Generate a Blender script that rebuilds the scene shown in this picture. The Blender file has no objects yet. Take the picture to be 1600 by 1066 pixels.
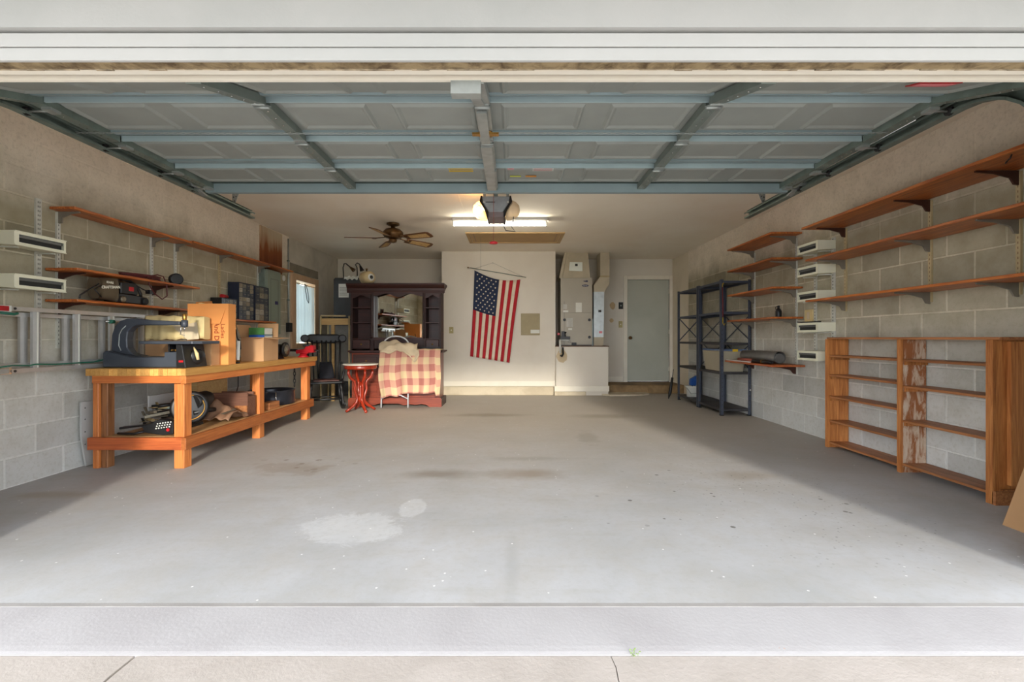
import bpy, bmesh, math, random
from mathutils import Vector, Matrix
random.seed(7)
R = math.radians
S = bpy.context.scene
COL = S.collection

# ---------------------------------------------------------------- camera, sky, sun, exposure
EYE, F = 1.03, 715.0
XL, XR, YB, HC = -3.45, 3.18, 9.07, 2.59      # left wall, right wall, back wall, ceiling
cam = bpy.data.objects.new('camera', bpy.data.cameras.new('camera'))
COL.objects.link(cam)
cam.location = (0, 0, EYE)
cam.rotation_euler = (R(90), 0, 0)
cam.data.sensor_width = 36.0
cam.data.lens = 36.0 * F / 1600
cam.data.shift_y = -5.0 / 1600
cam.data.clip_start = 0.02
S.camera = cam

wld = bpy.data.worlds.new('world'); S.world = wld; wld.use_nodes = True
bg = wld.node_tree.nodes['Background']
bg.inputs[0].default_value = (0.90, 0.95, 1.0, 1)
bg.inputs[1].default_value = 5.6
sun = bpy.data.objects.new('sun', bpy.data.lights.new('sun', 'SUN'))
COL.objects.link(sun)
sun.data.energy = 3.6
sun.data.angle = R(6.0)
sun.data.color = (1.0, 0.93, 0.80)
sun.rotation_euler = Vector((-0.20, 1.0, -0.242)).to_track_quat('-Z', 'Y').to_euler()
S.view_settings.view_transform = 'Standard'
S.view_settings.look = 'None'
S.view_settings.gamma = 1.0
S.view_settings.use_curve_mapping = False
S.view_settings.exposure = 0.2
TUBE_W, BULB_W = 50.0, 240.0                  # strength of the fluorescent tube and the opener lamp

# ---------------------------------------------------------------- measuring helpers
def wx(px, Y): return (px - 800.0) * Y / F
def wz(py, Y): return EYE - (py - 528.0) * Y / F

# ---------------------------------------------------------------- materials
def lin(c):
    out = []
    for v in c[:3]:
        v /= 255.0
        out.append(v / 12.92 if v <= 0.04045 else ((v + 0.055) / 1.055) ** 2.4)
    return (out[0], out[1], out[2], 1)

class NT:
    def __init__(s, name):
        s.m = bpy.data.materials.new(name); s.m.use_nodes = True
        s.t = s.m.node_tree; s.b = s.t.nodes['Principled BSDF']
    def n(s, typ, **kw):
        x = s.t.nodes.new(typ)
        for k, v in kw.items(): setattr(x, k, v)
        return x
    def l(s, a, b): s.t.links.new(a, b)
    def coord(s, kind='Object', scale=(1, 1, 1), loc=(0, 0, 0)):
        if kind == 'World': o = s.n('ShaderNodeNewGeometry').outputs['Position']
        else: o = s.n('ShaderNodeTexCoord').outputs[kind]
        mp = s.n('ShaderNodeMapping'); mp.inputs['Scale'].default_value = scale; mp.inputs['Location'].default_value = loc
        s.l(o, mp.inputs[0]); return mp.outputs[0]
    def noise(s, co, scale, detail=4, rough=0.55, dist=0.0):
        x = s.n('ShaderNodeTexNoise'); x.inputs['Scale'].default_value = scale
        x.inputs['Detail'].default_value = detail; x.inputs['Roughness'].default_value = rough
        x.inputs['Distortion'].default_value = dist
        s.l(co, x.inputs['Vector']); return x.outputs[0]
    def ramp(s, fac, stops):
        r = s.n('ShaderNodeValToRGB'); e = r.color_ramp.elements
        e[0].position, e[0].color = stops[0]; e[1].position, e[1].color = stops[-1]
        for p, c in stops[1:-1]:
            q = e.new(p); q.color = c
        s.l(fac, r.inputs[0]); return r.outputs[0]
    def math(s, op, a, b=None, clamp=False):
        m = s.n('ShaderNodeMath', operation=op); m.use_clamp = clamp
        for i, v in enumerate((a, b)):
            if v is None: continue
            if isinstance(v, (int, float)): m.inputs[i].default_value = v
            else: s.l(v, m.inputs[i])
        return m.outputs[0]
    def mix(s, fac, a, b, mode='MIX'):
        m = s.n('ShaderNodeMix', data_type='RGBA', blend_type=mode)
        for i, v in ((0, fac), (6, a), (7, b)):
            if isinstance(v, (int, float)): m.inputs[i].default_value = v
            elif isinstance(v, tuple): m.inputs[i].default_value = v
            else: s.l(v, m.inputs[i])
        return m.outputs[2]
    def bump(s, h, strength=0.3, dist=0.01):
        b = s.n('ShaderNodeBump'); b.inputs['Strength'].default_value = strength; b.inputs['Distance'].default_value = dist
        s.l(h, b.inputs['Height']); s.l(b.outputs[0], s.b.inputs['Normal'])
    def ellipse(s, co, cx, cy, rx, ry, soft=0.4, wob=None, amp=0.4):
        """1 inside an ellipse on the XY plane, fading at its edge"""
        mp = s.n('ShaderNodeMapping', vector_type='TEXTURE')
        mp.inputs['Location'].default_value = (cx, cy, 0); mp.inputs['Scale'].default_value = (rx, ry, 1e6)
        s.l(co, mp.inputs[0])
        ln = s.n('ShaderNodeVectorMath', operation='LENGTH'); s.l(mp.outputs[0], ln.inputs[0])
        d = ln.outputs['Value']
        if wob is not None: d = s.math('ADD', d, s.math('MULTIPLY', s.math('SUBTRACT', wob, 0.5), amp * 2))
        mr = s.n('ShaderNodeMapRange', interpolation_type='SMOOTHSTEP')
        mr.inputs['From Min'].default_value = 1.0; mr.inputs['From Max'].default_value = 1.0 - soft
        s.l(d, mr.inputs['Value']); return mr.outputs[0]

def mat(name, c, rough=0.6, metal=0.0, var=0.12, scale=9, bump=0.0, c2=None, coat=0.0, co='Object'):
    t = NT(name); b = t.b
    b.inputs['Roughness'].default_value = rough; b.inputs['Metallic'].default_value = metal
    if coat: b.inputs['Coat Weight'].default_value = coat
    L = lin(c)
    if c2 is None: c2l = tuple(v * (1 - var * 2) for v in L[:3]) + (1,)
    else: c2l = lin(c2)
    v = t.coord(co); nz = t.noise(v, scale)
    t.l(t.ramp(nz, [(0.3, c2l), (0.62, L)]), b.inputs['Base Color'])
    if bump: t.bump(t.noise(v, scale * 6, 6), bump, 0.004)
    return t.m

def wood(name, c1, c2, axis='Y', rough=0.5, scale=1.0, dark=None, vary=0.3):
    t = NT(name)
    sc = {'X': (1.2, 22, 22), 'Y': (22, 1.2, 22), 'Z': (22, 22, 1.2)}[axis]
    sc = tuple(v * scale for v in sc)
    v = t.coord('Object', sc)
    oi = t.n('ShaderNodeObjectInfo'); ad = t.n('ShaderNodeVectorMath', operation='ADD')
    mu = t.n('ShaderNodeVectorMath', operation='SCALE'); cb = t.n('ShaderNodeCombineXYZ')
    for k in range(3): t.l(oi.outputs['Random'], cb.inputs[k])
    t.l(cb.outputs[0], mu.inputs[0]); mu.inputs['Scale'].default_value = 40
    t.l(v, ad.inputs[0]); t.l(mu.outputs[0], ad.inputs[1]); v = ad.outputs[0]
    nz = t.noise(v, 1.6, 6, 0.65, 1.2)
    fine = t.noise(v, 6.0, 3, 0.5, 0.3)
    f = t.math('ADD', t.math('MULTIPLY', nz, 0.75), t.math('MULTIPLY', fine, 0.25))
    stops = [(0.34, lin(c2)), (0.62, lin(c1))]
    if dark: stops = [(0.30, lin(dark)), (0.40, lin(c2)), (0.62, lin(c1))]
    col = t.ramp(f, stops)
    hv = t.n('ShaderNodeHueSaturation'); t.l(col, hv.inputs['Color'])
    t.l(t.math('ADD', t.math('MULTIPLY', oi.outputs['Random'], vary), 1.0 - vary / 2), hv.inputs['Value'])
    t.l(hv.outputs[0], t.b.inputs['Base Color'])
    t.b.inputs['Roughness'].default_value = rough
    t.bump(fine, 0.15, 0.003)
    return t.m

def emit(name, c, strength):
    t = NT(name); t.b.inputs['Base Color'].default_value = lin(c)
    t.b.inputs['Emission Color'].default_value = lin(c); t.b.inputs['Emission Strength'].default_value = strength
    return t.m

def floor_material():
    t = NT('garage_concrete'); w = t.coord('World')
    big = t.noise(w, 0.9, 5, 0.6, 0.4); med = t.noise(w, 4.0, 6, 0.65, 0.3); fine = t.noise(w, 60, 3, 0.6)
    streak = t.noise(t.coord('World', (1.0, 6.0, 1.0)), 1.4, 5, 0.6)
    c = t.ramp(big, [(0.30, lin((166, 167, 169))), (0.55, lin((182, 183, 187))), (0.75, lin((196, 198, 204)))])
    c = t.mix(t.math('MULTIPLY', t.ramp(med, [(0.42, (0, 0, 0, 1)), (0.70, (1, 1, 1, 1))]), 0.38), c, lin((169, 163, 154)))
    c = t.mix(t.math('MULTIPLY', t.ramp(streak, [(0.55, (0, 0, 0, 1)), (0.72, (1, 1, 1, 1))]), 0.25), c, lin((158, 155, 148)))
    # the concrete turns browner towards the back
    sp = t.n('ShaderNodeSeparateXYZ'); t.l(w, sp.inputs[0])
    mr = t.n('ShaderNodeMapRange'); mr.inputs['From Min'].default_value = 3.2; mr.inputs['From Max'].default_value = 6.5
    t.l(t.math('ADD', sp.outputs[1], t.math('MULTIPLY', big, 1.2)), mr.inputs['Value'])
    c = t.mix(t.math('MULTIPLY', mr.outputs[0], 0.7), c, lin((178, 168, 152)))
    wob = t.noise(w, 5.0, 5, 0.6)
    def stain(cx, cy, rx, ry, col, amt, soft=0.5, amp=0.4):
        nonlocal c
        c = t.mix(t.math('MULTIPLY', t.ellipse(w, cx, cy, rx, ry, soft, wob, amp), amt), c, lin(col))
    wob2 = t.noise(w, 7.0, 8, 0.8, 0.6)
    # white splash of spilt paint
    m1 = t.ellipse(w, -0.86, 2.48, 0.30, 0.22, 0.30, wob2, 1.0)
    c = t.mix(t.math('MULTIPLY', m1, t.math('ADD', t.math('MULTIPLY', med, 0.6), 0.1)), c, lin((223, 225, 229)))
    m2 = t.ellipse(w, -0.60, 2.78, 0.09, 0.16, 0.2, wob2, 0.5)
    c = t.mix(t.math('MULTIPLY', m2, 0.40), c, lin((221, 223, 227)))
    stain(-0.55, 3.46, 0.42, 0.17, (128, 116, 102), 0.65, 0.9)
    stain(0.10, 3.46, 0.42, 0.19, (140, 122, 102), 0.60, 0.9)
    stain(1.75, 3.42, 0.38, 0.17, (150, 134, 112), 0.45, 0.9)
    stain(0.20, 3.90, 0.50, 0.10, (140, 136, 130), 0.40, 0.9)
    stain(-0.35, 6.10, 0.75, 0.20, (120, 108, 88), 0.55, 0.9)
    stain(1.20, 6.00, 0.60, 0.24, (122, 110, 88), 0.45, 0.9)
    stain(0.78, 4.72, 0.16, 0.42, (130, 120, 106), 0.35, 0.7, 0.9)
    stain(-1.75, 3.60, 0.36, 0.22, (150, 134, 120), 0.40, 0.5, 1.1)
    stain(-3.00, 3.00, 0.42, 0.10, (150, 132, 108), 0.50, 0.8)
    stain(0.0, 2.05, 0.05, 0.50, (150, 150, 150), 0.35, 0.9)
    stain(1.6, 2.45, 0.3, 0.2, (160, 158, 156), 0.3, 0.9)
    gr = t.noise(w, 26.0, 4, 0.7)
    c = t.mix(t.math('MULTIPLY', t.ramp(gr, [(0.48, (0, 0, 0, 1)), (0.70, (1, 1, 1, 1))]), 0.20), c, lin((150, 146, 140)))
    vs = t.n('ShaderNodeTexVoronoi'); vs.inputs['Scale'].default_value = 34.0; t.l(w, vs.inputs['Vector'])
    sc2 = t.n('ShaderNodeSeparateColor'); t.l(vs.outputs['Color'], sc2.inputs[0])
    sp2 = t.math('MULTIPLY', t.ramp(vs.outputs['Distance'], [(0.16, (1, 1, 1, 1)), (0.24, (0, 0, 0, 1))]), t.math('GREATER_THAN', sc2.outputs[0], 0.62))
    z3 = t.ellipse(w, 1.75, 2.9, 0.9, 1.3, 0.9, wob, 1.0)
    c = t.mix(t.math('MULTIPLY', t.math('MULTIPLY', sp2, z3), 0.65), c, lin((96, 92, 88)))
    sp3 = t.math('MULTIPLY', t.ramp(vs.outputs['Distance'], [(0.14, (1, 1, 1, 1)), (0.2, (0, 0, 0, 1))]), t.math('LESS_THAN', sc2.outputs[0], 0.02))
    c = t.mix(sp3, c, lin((232, 232, 232)))
    # dark drips
    vo = t.n('ShaderNodeTexVoronoi'); vo.inputs['Scale'].default_value = 9.0; t.l(w, vo.inputs['Vector'])
    dots = t.ramp(t.math('ADD', vo.outputs['Distance'], t.math('MULTIPLY', med, 0.12)), [(0.17, (1, 1, 1, 1)), (0.20, (0, 0, 0, 1))])
    zone = t.ellipse(w, 1.25, 2.9, 1.25, 1.1, 0.8, wob, 0.6)
    sc_ = t.n('ShaderNodeSeparateColor'); t.l(vo.outputs['Color'], sc_.inputs[0]); zone = t.math('MULTIPLY', zone, t.math('GREATER_THAN', sc_.outputs[0], 0.55))
    c = t.mix(t.math('MULTIPLY', t.math('MULTIPLY', dots, zone), 0.9), c, lin((84, 80, 74)))
    zone2 = t.ellipse(w, -1.75, 3.75, 0.5, 0.28, 0.5, wob, 0.6)
    c = t.mix(t.math('MULTIPLY', t.math('MULTIPLY', t.ramp(vo.outputs['Distance'], [(0.2, (1, 1, 1, 1)), (0.3, (0, 0, 0, 1))]), zone2), 0.55), c, lin((118, 102, 89)))
    t.l(c, t.b.inputs['Base Color'])
    t.b.inputs['Roughness'].default_value = 0.62
    t.bump(t.math('ADD', fine, t.math('MULTIPLY', med, 2.0)), 0.12, 0.004)
    return t.m

def block_material(name, mortar=False):
    t = NT(name); w = t.coord('World')
    sp = t.n('ShaderNodeSeparateXYZ'); t.l(w, sp.inputs[0])
    big = t.noise(w, 1.1, 5, 0.6, 0.5); med = t.noise(w, 5.5, 5, 0.6); fine = t.noise(w, 90, 3, 0.65); spk = t.noise(w, 38, 4, 0.7)
    h = t.math('ADD', t.math('DIVIDE', sp.outputs[2], 2.6), t.math('MULTIPLY', t.math('SUBTRACT', big, 0.5), 0.14))
    def L(c, k): return lin(tuple(min(255, v + (k if mortar else 0)) for v in c))
    col = t.ramp(h, [(0.05, L((208, 209, 206), 12)), (0.30, L((202, 200, 191), 16)), (0.48, L((184, 176, 154), 26)), (0.66, L((176, 167, 142), 30)),
                     (0.76, L((166, 157, 132), 22)), (0.83, L((218, 208, 188), 4)), (0.90, L((236, 225, 207), 2)), (0.98, L((240, 228, 211), 0))])
    dirt = t.math('MULTIPLY', t.ramp(med, [(0.42, (0, 0, 0, 1)), (0.72, (1, 1, 1, 1))]), t.ramp(h, [(0.0, (.10, .10, .10, 1)), (0.40, (.45, .45, .45, 1)), (0.78, (.55, .55, .55, 1)), (0.88, (.18, .18, .18, 1))]))
    col = t.mix(dirt, col, lin((138, 128, 100)))
    col = t.mix(t.math('MULTIPLY', t.ramp(spk, [(0.50, (0, 0, 0, 1)), (0.66, (1, 1, 1, 1))]), 0.22), col, lin((150, 140, 116)))
    if not mortar:
        oi = t.n('ShaderNodeObjectInfo')
        hv = t.n('ShaderNodeHueSaturation'); t.l(col, hv.inputs['Color'])
        lo = t.ramp(h, [(0.80, (1, 1, 1, 1)), (0.88, (0.1, 0.1, 0.1, 1))])
        t.l(t.math('ADD', t.math('MULTIPLY', t.math('MULTIPLY', t.math('POWER', oi.outputs['Random'], 3.0), -0.22), lo), 1.0), hv.inputs['Value'])
        col = hv.outputs[0]
    t.l(col, t.b.inputs['Base Color']); t.b.inputs['Roughness'].default_value = 0.85
    t.bump(fine, 0.35, 0.004)
    return t.m

def plaster(name, c, c2, scale=1.5, bump=0.15):
    t = NT(name); w = t.coord('World')
    n1 = t.noise(w, scale, 5, 0.6, 0.4); fine = t.noise(w, 70, 3, 0.6)
    t.l(t.ramp(n1, [(0.35, lin(c2)), (0.6, lin(c))]), t.b.inputs['Base Color'])
    t.b.inputs['Roughness'].default_value = 0.8
    t.bump(fine, bump, 0.004)
    return t.m

# ---------------------------------------------------------------- mesh builder
class MB:
    def __init__(s): s.v = []; s.f = []; s.mi = []; s.sm = []; s.cur = 0
    def face(s, idx, smooth=False): s.f.append(idx); s.mi.append(s.cur); s.sm.append(smooth)
    def hexa(s, p):
        b = len(s.v); s.v += [tuple(q) for q in p]
        for q in ((0, 3, 2, 1), (4, 5, 6, 7), (0, 1, 5, 4), (1, 2, 6, 5), (2, 3, 7, 6), (3, 0, 4, 7)): s.face([b + i for i in q])
        return s
    def box(s, x0, x1, y0, y1, z0, z1):
        x0, x1 = sorted((x0, x1)); y0, y1 = sorted((y0, y1)); z0, z1 = sorted((z0, z1))
        return s.hexa([(x0, y0, z0), (x1, y0, z0), (x1, y1, z0), (x0, y1, z0), (x0, y0, z1), (x1, y0, z1), (x1, y1, z1), (x0, y1, z1)])
    def bar(s, p0, p1, w, h, up=(0, 0, 1)):
        p0, p1 = Vector(p0), Vector(p1); d = (p1 - p0).normalized(); u = Vector(up)
        if abs(d.dot(u)) > 0.98: u = Vector((0, 1, 0))
        a = d.cross(u).normalized() * (w / 2); c = a.cross(d).normalized() * (h / 2)
        return s.hexa([p0 - a - c, p0 + a - c, p1 + a - c, p1 - a - c, p0 - a + c, p0 + a + c, p1 + a + c, p1 - a + c])
    def prism(s, poly, axis, d0, d1):
        """poly: 2-D points; axis 'Y' -> (x,z), 'X' -> (y,z), 'Z' -> (x,y)"""
        def P(a, b, d): return {'Y': (a, d, b), 'X': (d, a, b), 'Z': (a, b, d)}[axis]
        ar = sum(poly[i][0] * poly[(i + 1) % len(poly)][1] - poly[(i + 1) % len(poly)][0] * poly[i][1] for i in range(len(poly)))
        if (ar < 0) != (axis == 'Y'): poly = poly[::-1]
        b = len(s.v); n = len(poly); d0, d1 = sorted((d0, d1))
        s.v += [P(a, c, d0) for a, c in poly] + [P(a, c, d1) for a, c in poly]
        s.face([b + i for i in range(n)][::-1]); s.face([b + n + i for i in range(n)])
        for i in range(n):
            j = (i + 1) % n; s.face([b + i, b + j, b + n + j, b + n + i])
        return s
    def tube(s, pts, r, n=8, closed=False, cap=True):
        pts = [Vector(p) for p in pts]; rs = r if isinstance(r, (list, tuple)) else [r] * len(pts)
        b = len(s.v); m = len(pts); ref = None
        for i, p in enumerate(pts):
            if closed: t = (pts[(i + 1) % m] - pts[i - 1])
            else: t = pts[min(i + 1, m - 1)] - pts[max(i - 1, 0)]
            t = t.normalized() if t.length > 1e-9 else Vector((0, 0, 1))
            if ref is None:
                ref = Vector((0, 0, 1)) if abs(t.z) < 0.9 else Vector((1, 0, 0))
            a = ref - t * ref.dot(t)
            a = a.normalized() if a.length > 1e-6 else t.orthogonal().normalized()
            ref = a; c = t.cross(a)
            for k in range(n):
                an = 2 * math.pi * k / n
                s.v.append(tuple(p + (a * math.cos(an) + c * math.sin(an)) * rs[i]))
        for i in range(m if closed else m - 1):
            j = (i + 1) % m
            for k in range(n):
                l = (k + 1) % n
                s.face([b + i * n + k, b + i * n + l, b + j * n + l, b + j * n + k], True)
        if cap and not closed:
            s.face([b + k for k in range(n)][::-1]); s.face([b + (m - 1) * n + k for k in range(n)])
        return s
    def lathe(s, prof, c=(0, 0, 0), axis=(0, 0, 1), n=16, sx=1.0):
        """prof: (radius, height) pairs along axis from c; rims at r=0 are closed"""
        ax = Vector(axis).normalized(); a = ax.orthogonal().normalized()
        if abs(ax.z) > 0.99: a = Vector((1, 0, 0))
        d = ax.cross(a); c = Vector(c); b = len(s.v)
        for r, h in prof:
            for k in range(n):
                an = 2 * math.pi * k / n
                s.v.append(tuple(c + ax * h + (a * math.cos(an) * sx + d * math.sin(an)) * max(r, 1e-5)))
        for i in range(len(prof) - 1):
            for k in range(n):
                l = (k + 1) % n
                s.face([b + i * n + k, b + i * n + l, b + (i + 1) * n + l, b + (i + 1) * n + k], True)
        s.face([b + k for k in range(n)][::-1]); m = b + (len(prof) - 1) * n
        s.face([m + k for k in range(n)])
        return s
    def cyl(s, p0, p1, r, n=14):
        p0, p1 = Vector(p0), Vector(p1)
        return s.lathe([(r, 0), (r, (p1 - p0).length)], p0, p1 - p0, n)
    def grid(s, fn, nu, nv, thick=0.0, double=True):
        b = len(s.v)
        for j in range(nv + 1):
            for i in range(nu + 1): s.v.append(tuple(fn(i / nu, j / nv)))
        for j in range(nv):
            for i in range(nu):
                q = b + j * (nu + 1) + i
                s.face([q, q + 1, q + nu + 2, q + nu + 1], True)
        return s
    def build(s, name, m, parent=None, world=True, bevel=0.0, solid=0.0, **props):
        me = bpy.data.meshes.new(name)
        org = parent_origin(parent) if (parent is not None and world) else Vector((0, 0, 0))
        me.from_pydata([tuple(Vector(v) - org) for v in s.v], [], s.f)
        ms = m if isinstance(m, (list, tuple)) else [m]
        for x in ms: me.materials.append(x)
        me.polygons.foreach_set('material_index', s.mi); me.polygons.foreach_set('use_smooth', s.sm)
        me.update()
        o = bpy.data.objects.new(name, me); COL.objects.link(o)
        if parent is not None: o.parent = parent
        if solid:
            q = o.modifiers.new('solid', 'SOLIDIFY'); q.thickness = solid; q.offset = 0
        if bevel:
            q = o.modifiers.new('bevel', 'BEVEL'); q.width = bevel; q.segments = 1; q.limit_method = 'ANGLE'; q.angle_limit = R(50)
        for k, v in props.items(): o[k] = v
        return o

def parent_origin(o):
    v = Vector((0, 0, 0))
    while o is not None: v += Vector(o.location); o = o.parent
    return v
def thing(name, label, cat, loc=(0, 0, 0), group=None, rz=0.0):
    o = bpy.data.objects.new(name, None); COL.objects.link(o); o.empty_display_size = 0.05
    o.location = loc; o.rotation_euler = (0, 0, rz); o['label'] = label; o['category'] = cat
    if group: o['group'] = group
    return o
def tag(o, label, cat, group=None):
    o['label'] = label; o['category'] = cat
    if group: o['group'] = group
    return o
def struct(o): o['kind'] = 'structure'; return o
def B(x0, x1, y0, y1, z0, z1): return MB().box(x0, x1, y0, y1, z0, z1)
def copy_obj(o, parent=None):
    c = o.copy(); COL.objects.link(c); c.parent = parent
    return c
def copy_tree(o, parent=None):
    c = copy_obj(o, parent)
    for ch in [x for x in KIDS.get(o.name, [])]: copy_tree(ch, c)
    return c
KIDS = {}
def text(body, size, m, parent, loc, rot, name='lettering', ext=0.0006, align='CENTER', sx=1.0, bold=0.0):
    cu = bpy.data.curves.new(name, 'FONT'); cu.body = body; cu.size = size; cu.extrude = ext; cu.offset = bold
    cu.align_x = align; cu.align_y = 'CENTER'; cu.resolution_u = 2
    tmp = bpy.data.objects.new(name + '_tmp', cu); COL.objects.link(tmp)
    bpy.context.view_layer.update()
    me = bpy.data.meshes.new_from_object(tmp.evaluated_get(bpy.context.evaluated_depsgraph_get()))
    bpy.data.objects.remove(tmp); me.materials.clear(); me.materials.append(m)
    o = bpy.data.objects.new(name, me); COL.objects.link(o); o.parent = parent
    o.location = Vector(loc) - (parent_origin(parent) if parent else Vector()); o.rotation_euler = rot; o.scale = (sx, 1, 1)
    return o

# ---------------------------------------------------------------- the palette
M = {}
M['floor'] = floor_material()
M['apron'] = plaster('apron_concrete', (172, 170, 173), (163, 160, 163), 1.8, 0.2)
M['drive'] = plaster('driveway_concrete', (176, 168, 163), (165, 157, 151), 3.0, 0.35)
M['block'] = block_material('concrete_block'); M['mortar'] = block_material('block_mortar', True)
M['ceil'] = plaster('ceiling_paint', (246, 238, 222), (240, 229, 210), 0.8, 0.3)
M['cream'] = plaster('cream_wall_paint', (222, 215, 202), (215, 206, 192), 0.9, 0.05)
M['greyw'] = plaster('grey_stucco_wall', (204, 197, 182), (178, 172, 158), 1.6, 0.3)
M['creamw'] = plaster('side_wall_paint', (224, 212, 190), (212, 199, 176), 1.6, 0.2)
M['base'] = plaster('baseboard_paint', (236, 230, 216), (230, 222, 206), 2.0, 0.03)
M['curb'] = plaster('curb_concrete', (205, 192, 168), (186, 172, 148), 3.0, 0.2)
M['step'] = plaster('stained_step', (150, 122, 84), (104, 82, 56), 3.2, 0.2)
M['header'] = plaster('white_stucco', (178, 178, 176), (171, 172, 170), 2.0, 0.15)
M['white'] = plaster('white_trim', (188, 188, 186), (183, 184, 182), 2.0, 0.02)
M['rough'] = plaster('bare_lumber', (160, 140, 105), (92, 74, 50), 14.0, 0.6)
M['door_grey'] = plaster('door_paint', (184, 186, 174), (176, 178, 166), 1.2, 0.03)
M['shelf'] = wood('shelf_pine', (204, 120, 54), (146, 70, 26), 'Y', 0.38, dark=(92, 40, 14))
M['shelf2'] = wood('shelf_pine_rough', (178, 96, 48), (136, 64, 30), 'Y', 0.45)
M['bench'] = wood('bench_fir', (208, 130, 66), (178, 96, 42), 'Y', 0.5)
M['legdark'] = wood('bench_fir_weathered', (150, 100, 60), (96, 58, 34), 'Z', 0.6)
M['benchx'] = wood('bench_fir_cross', (204, 122, 60), (170, 88, 40), 'X', 0.5)
M['benchz'] = wood('bench_fir_post', (214, 134, 70), (184, 102, 48), 'Z', 0.5, dark=(128, 66, 30))
M['lam'] = wood('bench_lamination', (216, 166, 92), (192, 134, 64), 'Y', 0.55, vary=0.6)
M['ply'] = wood('bench_plywood', (208, 164, 112), (186, 138, 88), 'Y', 0.6)
M['case'] = wood('bookcase_pine', (200, 134, 74), (156, 92, 44), 'Z', 0.5, dark=(112, 60, 28))
M['casey'] = wood('bookcase_shelf', (180, 120, 74), (136, 82, 44), 'Y', 0.5, dark=(96, 52, 26))
t = NT('worn_white_wood'); w_ = t.coord('Object', (9, 9, 2.2)); nz = t.noise(w_, 2.2, 6, 0.7, 0.6)
t.l(t.ramp(nz, [(0.46, lin((150, 92, 52))), (0.56, lin((196, 170, 146))), (0.7, lin((208, 194, 176)))]), t.b.inputs['Base Color'])
t.b.inputs['Roughness'].default_value = 0.7; M['worn'] = t.m
t = NT('rust_streaked_board'); w_ = t.coord('World'); sp = t.n('ShaderNodeSeparateXYZ'); t.l(w_, sp.inputs[0])
nz = t.noise(t.coord('World', (1, 5, 0.8)), 1.3, 4, 0.5, 0.2)
h = t.math('ADD', sp.outputs[2], t.math('MULTIPLY', nz, 0.7))
mr = t.n('ShaderNodeMapRange'); mr.inputs['From Min'].default_value = 2.40; mr.inputs['From Max'].default_value = 2.95; t.l(h, mr.inputs['Value'])
t.l(t.ramp(mr.outputs[0], [(0.0, lin((112, 54, 22))), (0.45, lin((146, 84, 44))), (0.8, lin((196, 172, 140))), (1.0, lin((200, 184, 156)))]), t.b.inputs['Base Color'])
t.b.inputs['Roughness'].default_value = 0.8; M['rust'] = t.m
M['galv'] = mat('galvanized_steel', (176, 182, 180), 0.42, 0.55, 0.10, 14)
M['galv_dark'] = mat('dull_track_steel', (128, 142, 134), 0.42, 0.35, 0.15, 10)
M['alu'] = mat('ladder_aluminium', (196, 196, 194), 0.38, 0.6, 0.06, 12)
M['panel'] = mat('door_panel_steel', (150, 155, 150), 0.55, 0.0, 0.06, 3)
M['lip'] = mat('door_lip_steel_lit', (166, 186, 190), 0.5, 0.0, 0.06, 3)  # paler door steel: light on the upstand faces put into the colour
M['joint'] = mat('painted_joint_shadow', (58, 72, 68), 0.7, 0.0, 0.1, 3)  # shade in the gaps between door sections, painted as dark strips
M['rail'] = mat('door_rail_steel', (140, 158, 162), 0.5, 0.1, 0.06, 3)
M['stile'] = mat('door_stile_steel', (122, 132, 126), 0.5, 0.2, 0.10, 6)
M['dark'] = mat('black_plastic', (26, 26, 28), 0.42, 0.0, 0.2, 9)
M['black'] = mat('black_paint', (20, 20, 22), 0.5, 0.0, 0.2, 9)
M['rubber'] = mat('dark_rubber', (34, 34, 34), 0.8)
M['iron'] = mat('saw_grey_enamel', (66, 72, 82), 0.42, 0.1, 0.12, 5)
M['ivory'] = mat('ivory_enamel', (234, 232, 208), 0.45, 0.0, 0.04, 5)
M['slot'] = mat('grey_slot_cover', (92, 94, 92), 0.35)
M['deep'] = mat('slot_interior', (40, 42, 42), 0.6)
M['upright'] = mat('white_upright', (206, 206, 196), 0.5, 0.1, 0.08, 12)
M['upright_tan'] = mat('tan_upright', (190, 172, 132), 0.5, 0.1, 0.1, 12)
M['bracket'] = mat('grey_bracket', (132, 126, 114), 0.5, 0.2, 0.1, 8)
M['bracket_br'] = mat('brown_bracket', (66, 34, 24), 0.5, 0.1, 0.1, 8)
M['rack'] = mat('blue_grey_rack_steel', (74, 80, 94), 0.45, 0.2, 0.12, 6)
M['rackshelf'] = mat('dark_rack_shelf', (62, 60, 62), 0.6, 0.1, 0.2, 5)
M['card'] = mat('brown_cardboard', (188, 146, 104), 0.8, 0.0, 0.07, 3)
M['card_or'] = mat('orange_cardboard', (222, 146, 78), 0.75, 0.0, 0.07, 3)
M['card_in'] = mat('cardboard_inside', (160, 112, 68), 0.85, 0.0, 0.1, 3)
M['kraft'] = mat('kraft_paper', (216, 194, 140), 0.7, 0.0, 0.1, 6, bump=0.3)
M['paper'] = mat('white_paper', (220, 220, 212), 0.8, 0.0, 0.03)
M['print'] = mat('grey_print', (120, 118, 120), 0.8)
M['red'] = mat('red_enamel', (186, 26, 36), 0.35, 0.0, 0.15, 9)
M['redink'] = mat('red_brown_ink', (146, 62, 28), 0.8)
M['whiteink'] = mat('white_ink', (236, 232, 214), 0.8, 0.0, 0.02)
M['green'] = mat('green_plastic', (28, 106, 84), 0.5)
M['olive'] = mat('olive_cloth', (92, 78, 58), 0.85, 0.0, 0.15, 9)
M['cherry'] = wood('dark_cherry', (62, 26, 19), (34, 14, 11), 'X', 0.45)
M['cherryz'] = wood('dark_cherry_upright', (50, 22, 17), (28, 12, 10), 'Z', 0.6)
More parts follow.
